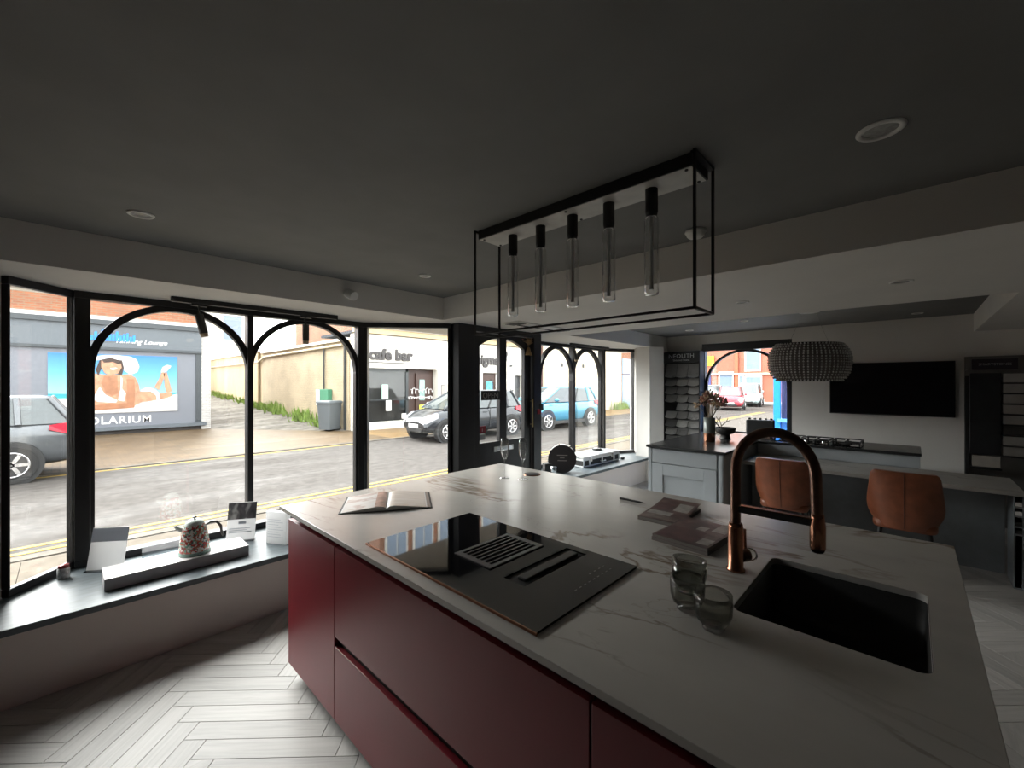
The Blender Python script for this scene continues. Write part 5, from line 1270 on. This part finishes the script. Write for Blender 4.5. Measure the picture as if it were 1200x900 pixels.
# ---------------------------------------------------------------- cars
M_tyre = mat('tyre',(0.018,0.018,0.018),0.8); M_rim = mat('rim_silver',(0.55,0.55,0.56),0.25,0.8); M_cglass = mat('car_glass',(0.05,0.065,0.07),0.06,spec=0.9); M_head = mat('headlight',(0.30,0.31,0.33),0.12); M_tail = mat('taillight',(0.50,0.02,0.04),0.2); M_plate = mat('number_plate',(0.70,0.70,0.68),0.4); M_ctrim = mat('car_trim',(0.02,0.021,0.022),0.5)
def car(label, x, y, z, rz, paint, L=3.8, W=1.7, H_=1.50, wb=2.5, hood=0.95, kind='hatch', roof=None, clad=False, rw=0.31):
    t = thing('car', label, 'car', (x,y,z), rz)
    # local +x is the front of the car
    f, r_ = L/2, -L/2; ox = 0.04
    S = [(r_,0.42,hood-0.12,0.41),(r_+0.05,0.30,hood-0.02,0.455),(r_+0.25,0.24,hood+0.03,0.485),(-wb/2,0.22,hood+0.04,0.50),(-0.2,0.20,hood+0.03,0.50),(wb/2-0.25,0.22,hood,0.50),(wb/2+0.15,0.22,hood-0.05,0.49),(f-0.28,0.24,hood-0.16,0.465),(f-0.08,0.27,hood-0.26,0.425),(f,0.36,hood-0.40,0.36)]
    rings = []
    for sx, zb, zt_, w in S:
        w *= W; m_ = (zb+zt_)/2
        half = [(0,zb),(w*0.80,zb),(w*0.96,zb+0.10),(w,m_),(w*0.985,zt_-0.14),(w*0.90,zt_-0.02),(w*0.6,zt_+0.02)]
        ring = [(sx,a,b_) for a,b_ in half] + [(sx,0,zt_+0.035)] + [(sx,-a,b_) for a,b_ in half[:0:-1]]
        rings.append(ring)
    bd = MB().rings(rings).build('body', paint, t); bd.modifiers.new('sub','SUBSURF').levels = 1; bd.modifiers['sub'].render_levels = 1
    fixnormals(bd)
    hz = hood+0.0; xb0, xf0 = r_+0.12, wb/2-0.02
    xr0, xr1 = r_+(0.42 if kind == 'hatch' else 0.50), 0.22
    wB, wT = 0.455*W, 0.375*W
    def lerp(a,b_,u): return a+(b_-a)*u
    rg = []
    for u in (0,0.5,0.88,1.0):
        z_ = lerp(hz, H_-0.02, u); k = u
        a0 = lerp(xb0, xr0, k); a1 = lerp(xf0, xr1, k); w = lerp(wB, wT, k**1.2)
        rg.append([(a0,-w*0.9,z_),(lerp(a0,a1,0.2),-w,z_),(lerp(a0,a1,0.75),-w,z_),(a1,-w*0.82,z_),(a1+0.05,0,z_),(a1,w*0.82,z_),(lerp(a0,a1,0.75),w,z_),(lerp(a0,a1,0.2),w,z_),(a0,w*0.9,z_),(a0-0.03,0,z_)])
    MB().rings(rg, smooth=False).build('windows', M_cglass, t)
    rp = roof or paint
    ro = MB().rings([[(p[0]*1.0,p[1]*1.02,H_-0.05) for p in rg[-1]],[(p[0]*1.0,p[1]*1.0,H_-0.01) for p in rg[-1]],[(p[0]*0.9,p[1]*0.8,H_+0.02) for p in rg[-1]]]).build('roof', rp, t)
    for s_ in (-1,1):
        for i0, rad in ((3 if s_ < 0 else 5,0.035),(1 if s_ < 0 else 7,0.045),(0 if s_ < 0 else 8,0.05)):
            MB().tube([rg[k][i0] for k in range(4)], rad, 8).build('pillar', rp if i0 not in (1,7) else paint, t)
        xm = lerp(xb0,xf0,0.48)
        MB().tube([(xm,s_*wB*1.0,hz),(lerp(xr0,xr1,0.5),s_*wT*1.005,H_-0.05)],0.03,8).build('pillar', M_ctrim, t)
        mr_ = MB().lathe([(0.0005,-0.09),(0.06,-0.07),(0.075,0),(0.06,0.07),(0.0005,0.09)],(0,0,0),12).build('mirror', paint, t); mr_.location = (xf0-0.42,s_*(W/2+0.06),hz+0.09); mr_.rotation_euler = (PI/2,0,0)
        MB().box(xm-0.02,xm+0.0,s_*W*0.5-0.002 if s_>0 else -W*0.5-0.004, s_*W*0.5+0.004 if s_>0 else -W*0.5+0.002,0.35,hz-0.03).build('door_seam', M_ctrim, t)
        MB().box(xm+0.10,xm+0.26,s_*W*0.5-0.01,s_*W*0.5+0.012,hz-0.14,hz-0.11).build('door_handle', paint, t, 0.005)
        # lights
        hl = MB().rings([[(f-0.36,s_*W*0.475,hood-0.24),(f-0.36,s_*W*0.46,hood-0.13),(f-0.40,s_*W*0.36,hood-0.10),(f-0.36,s_*W*0.36,hood-0.24)],[(f-0.03,s_*W*0.405,hood-0.40),(f-0.09,s_*W*0.40,hood-0.27),(f-0.10,s_*W*0.28,hood-0.24),(f-0.02,s_*W*0.28,hood-0.40)]],smooth=False).build('headlight', M_head, t)
        fixnormals(hl)
        MB().rings([[(r_-0.02,s_*W*0.40,hood-0.22),(r_-0.01,s_*W*0.40,hood-0.02),(r_+0.0,s_*W*0.26,hood-0.03),(r_-0.03,s_*W*0.26,hood-0.20)],[(r_+0.16,s_*W*0.485,hood-0.20),(r_+0.16,s_*W*0.475,hood+0.02),(r_+0.10,s_*W*0.36,hood+0.02),(r_+0.10,s_*W*0.36,hood-0.2)],[(r_+0.42,s_*W*0.497,hood-0.10),(r_+0.42,s_*W*0.490,hood-0.02),(r_+0.40,s_*W*0.45,hood-0.02),(r_+0.40,s_*W*0.45,hood-0.1)]],smooth=False).build('tail_light', M_tail, t)
        for wx in (-wb/2, wb/2):
            yo = s_*(W/2-0.10)
            MB().cyl((wx,s_*(W/2-0.16),rw+0.01),(wx,s_*(W/2+(0.012 if not clad else 0.02)),rw+0.01),rw+0.075,n=28).build('wheel_arch', M_ctrim, t)
            wl = MB().cyl((wx,s_*(W/2-0.14),rw),(wx,s_*(W/2+0.03),rw),rw,n=28).build('tyre', M_tyre, t, 0.02)
            rim = MB().cyl((wx,s_*(W/2+0.02),rw),(wx,s_*(W/2+0.036),rw),rw*0.68,n=24).build('wheel_rim', mat('rim_dark',(0.05,0.05,0.052),0.4,0.5), wl)
            sk = MB()
            for q_ in range(6):
                a = 2*PI*q_/6; sk.obox((wx+rw*0.34*math.cos(a),s_*(W/2+0.040),rw+rw*0.34*math.sin(a)),(rw*0.62,0.012,rw*0.17),Matrix.Rotation(-a,3,'Y'))
            sk.tube([(wx+rw*0.66*math.cos(2*PI*i/24),s_*(W/2+0.038),rw+rw*0.66*math.sin(2*PI*i/24)) for i in range(24)],0.016,6,closed=True); sk.build('spokes', M_rim, wl)
    MB().box(f-0.10,f+0.005,-W*0.24,W*0.24,0.30,0.42).build('lower_grille', M_ctrim, t, 0.01); MB().box(f-0.14,f-0.045,-W*0.2,W*0.2,hood-0.36,hood-0.28).build('grille', M_ctrim, t, 0.01)
    MB().box(f-0.02,f+0.015,-0.26,0.26,0.42,0.53).build('number_plate', M_plate, t); MB().box(r_-0.02,r_+0.02,-0.26,0.26,0.62,0.73).build('number_plate', mat('plate_yellow',(0.62,0.50,0.06),0.4), t)
    MB().box(r_-0.015,r_+0.10,-W*0.40,W*0.40,0.30,0.42).build('rear_bumper', M_ctrim if clad else paint, t, 0.02)
    if clad: MB().box(-wb/2+0.3,wb/2-0.3,-W/2-0.005,W/2+0.005,0.20,0.32).build('sill_cladding', M_ctrim, t, 0.01)
    return t
car('dark grey hatchback driving past outside the door', 9.0,10.65,G-0.02,PI-math.radians(3), mat('paint_dark',(0.028,0.033,0.040),0.22,0.3,coat=0.6), 3.85,1.70,1.50,2.57,0.96)
car('light blue crossover with silver wheels behind the right arched window', 13.55,10.6,G-0.02,PI-math.radians(3), mat('paint_blue',(0.075,0.27,0.38),0.25,0.25,coat=0.5), 4.2,1.82,1.58,2.62,1.02,'hatch',None,True,0.34)
car('dark grey car with a red tail light seen through the narrow left pane', -1.95,11.95,G,PI, mat('paint_grey',(0.11,0.12,0.13),0.25,0.4,coat=0.5), 4.3,1.75,1.46,2.6,0.98)
car('silver car behind the dried flowers, parked before the brick terrace', 38.0,12.4,G-0.02,math.radians(200), mat('paint_silver',(0.42,0.44,0.45),0.3,0.4), 4.2,1.8,1.6,2.6,1.0)
car('red hatchback parked before the brick terrace', 31.0,9.0,G-0.02,math.radians(195), mat('paint_red',(0.42,0.05,0.07),0.3), 3.8,1.7,1.5,2.5,0.95)
car('pale car nearest in the view through the far window', 37.0,9.4,G-0.02,math.radians(190), mat('paint_pale',(0.45,0.55,0.56),0.3,0.2), 4.5,1.85,1.75,2.7,1.05)
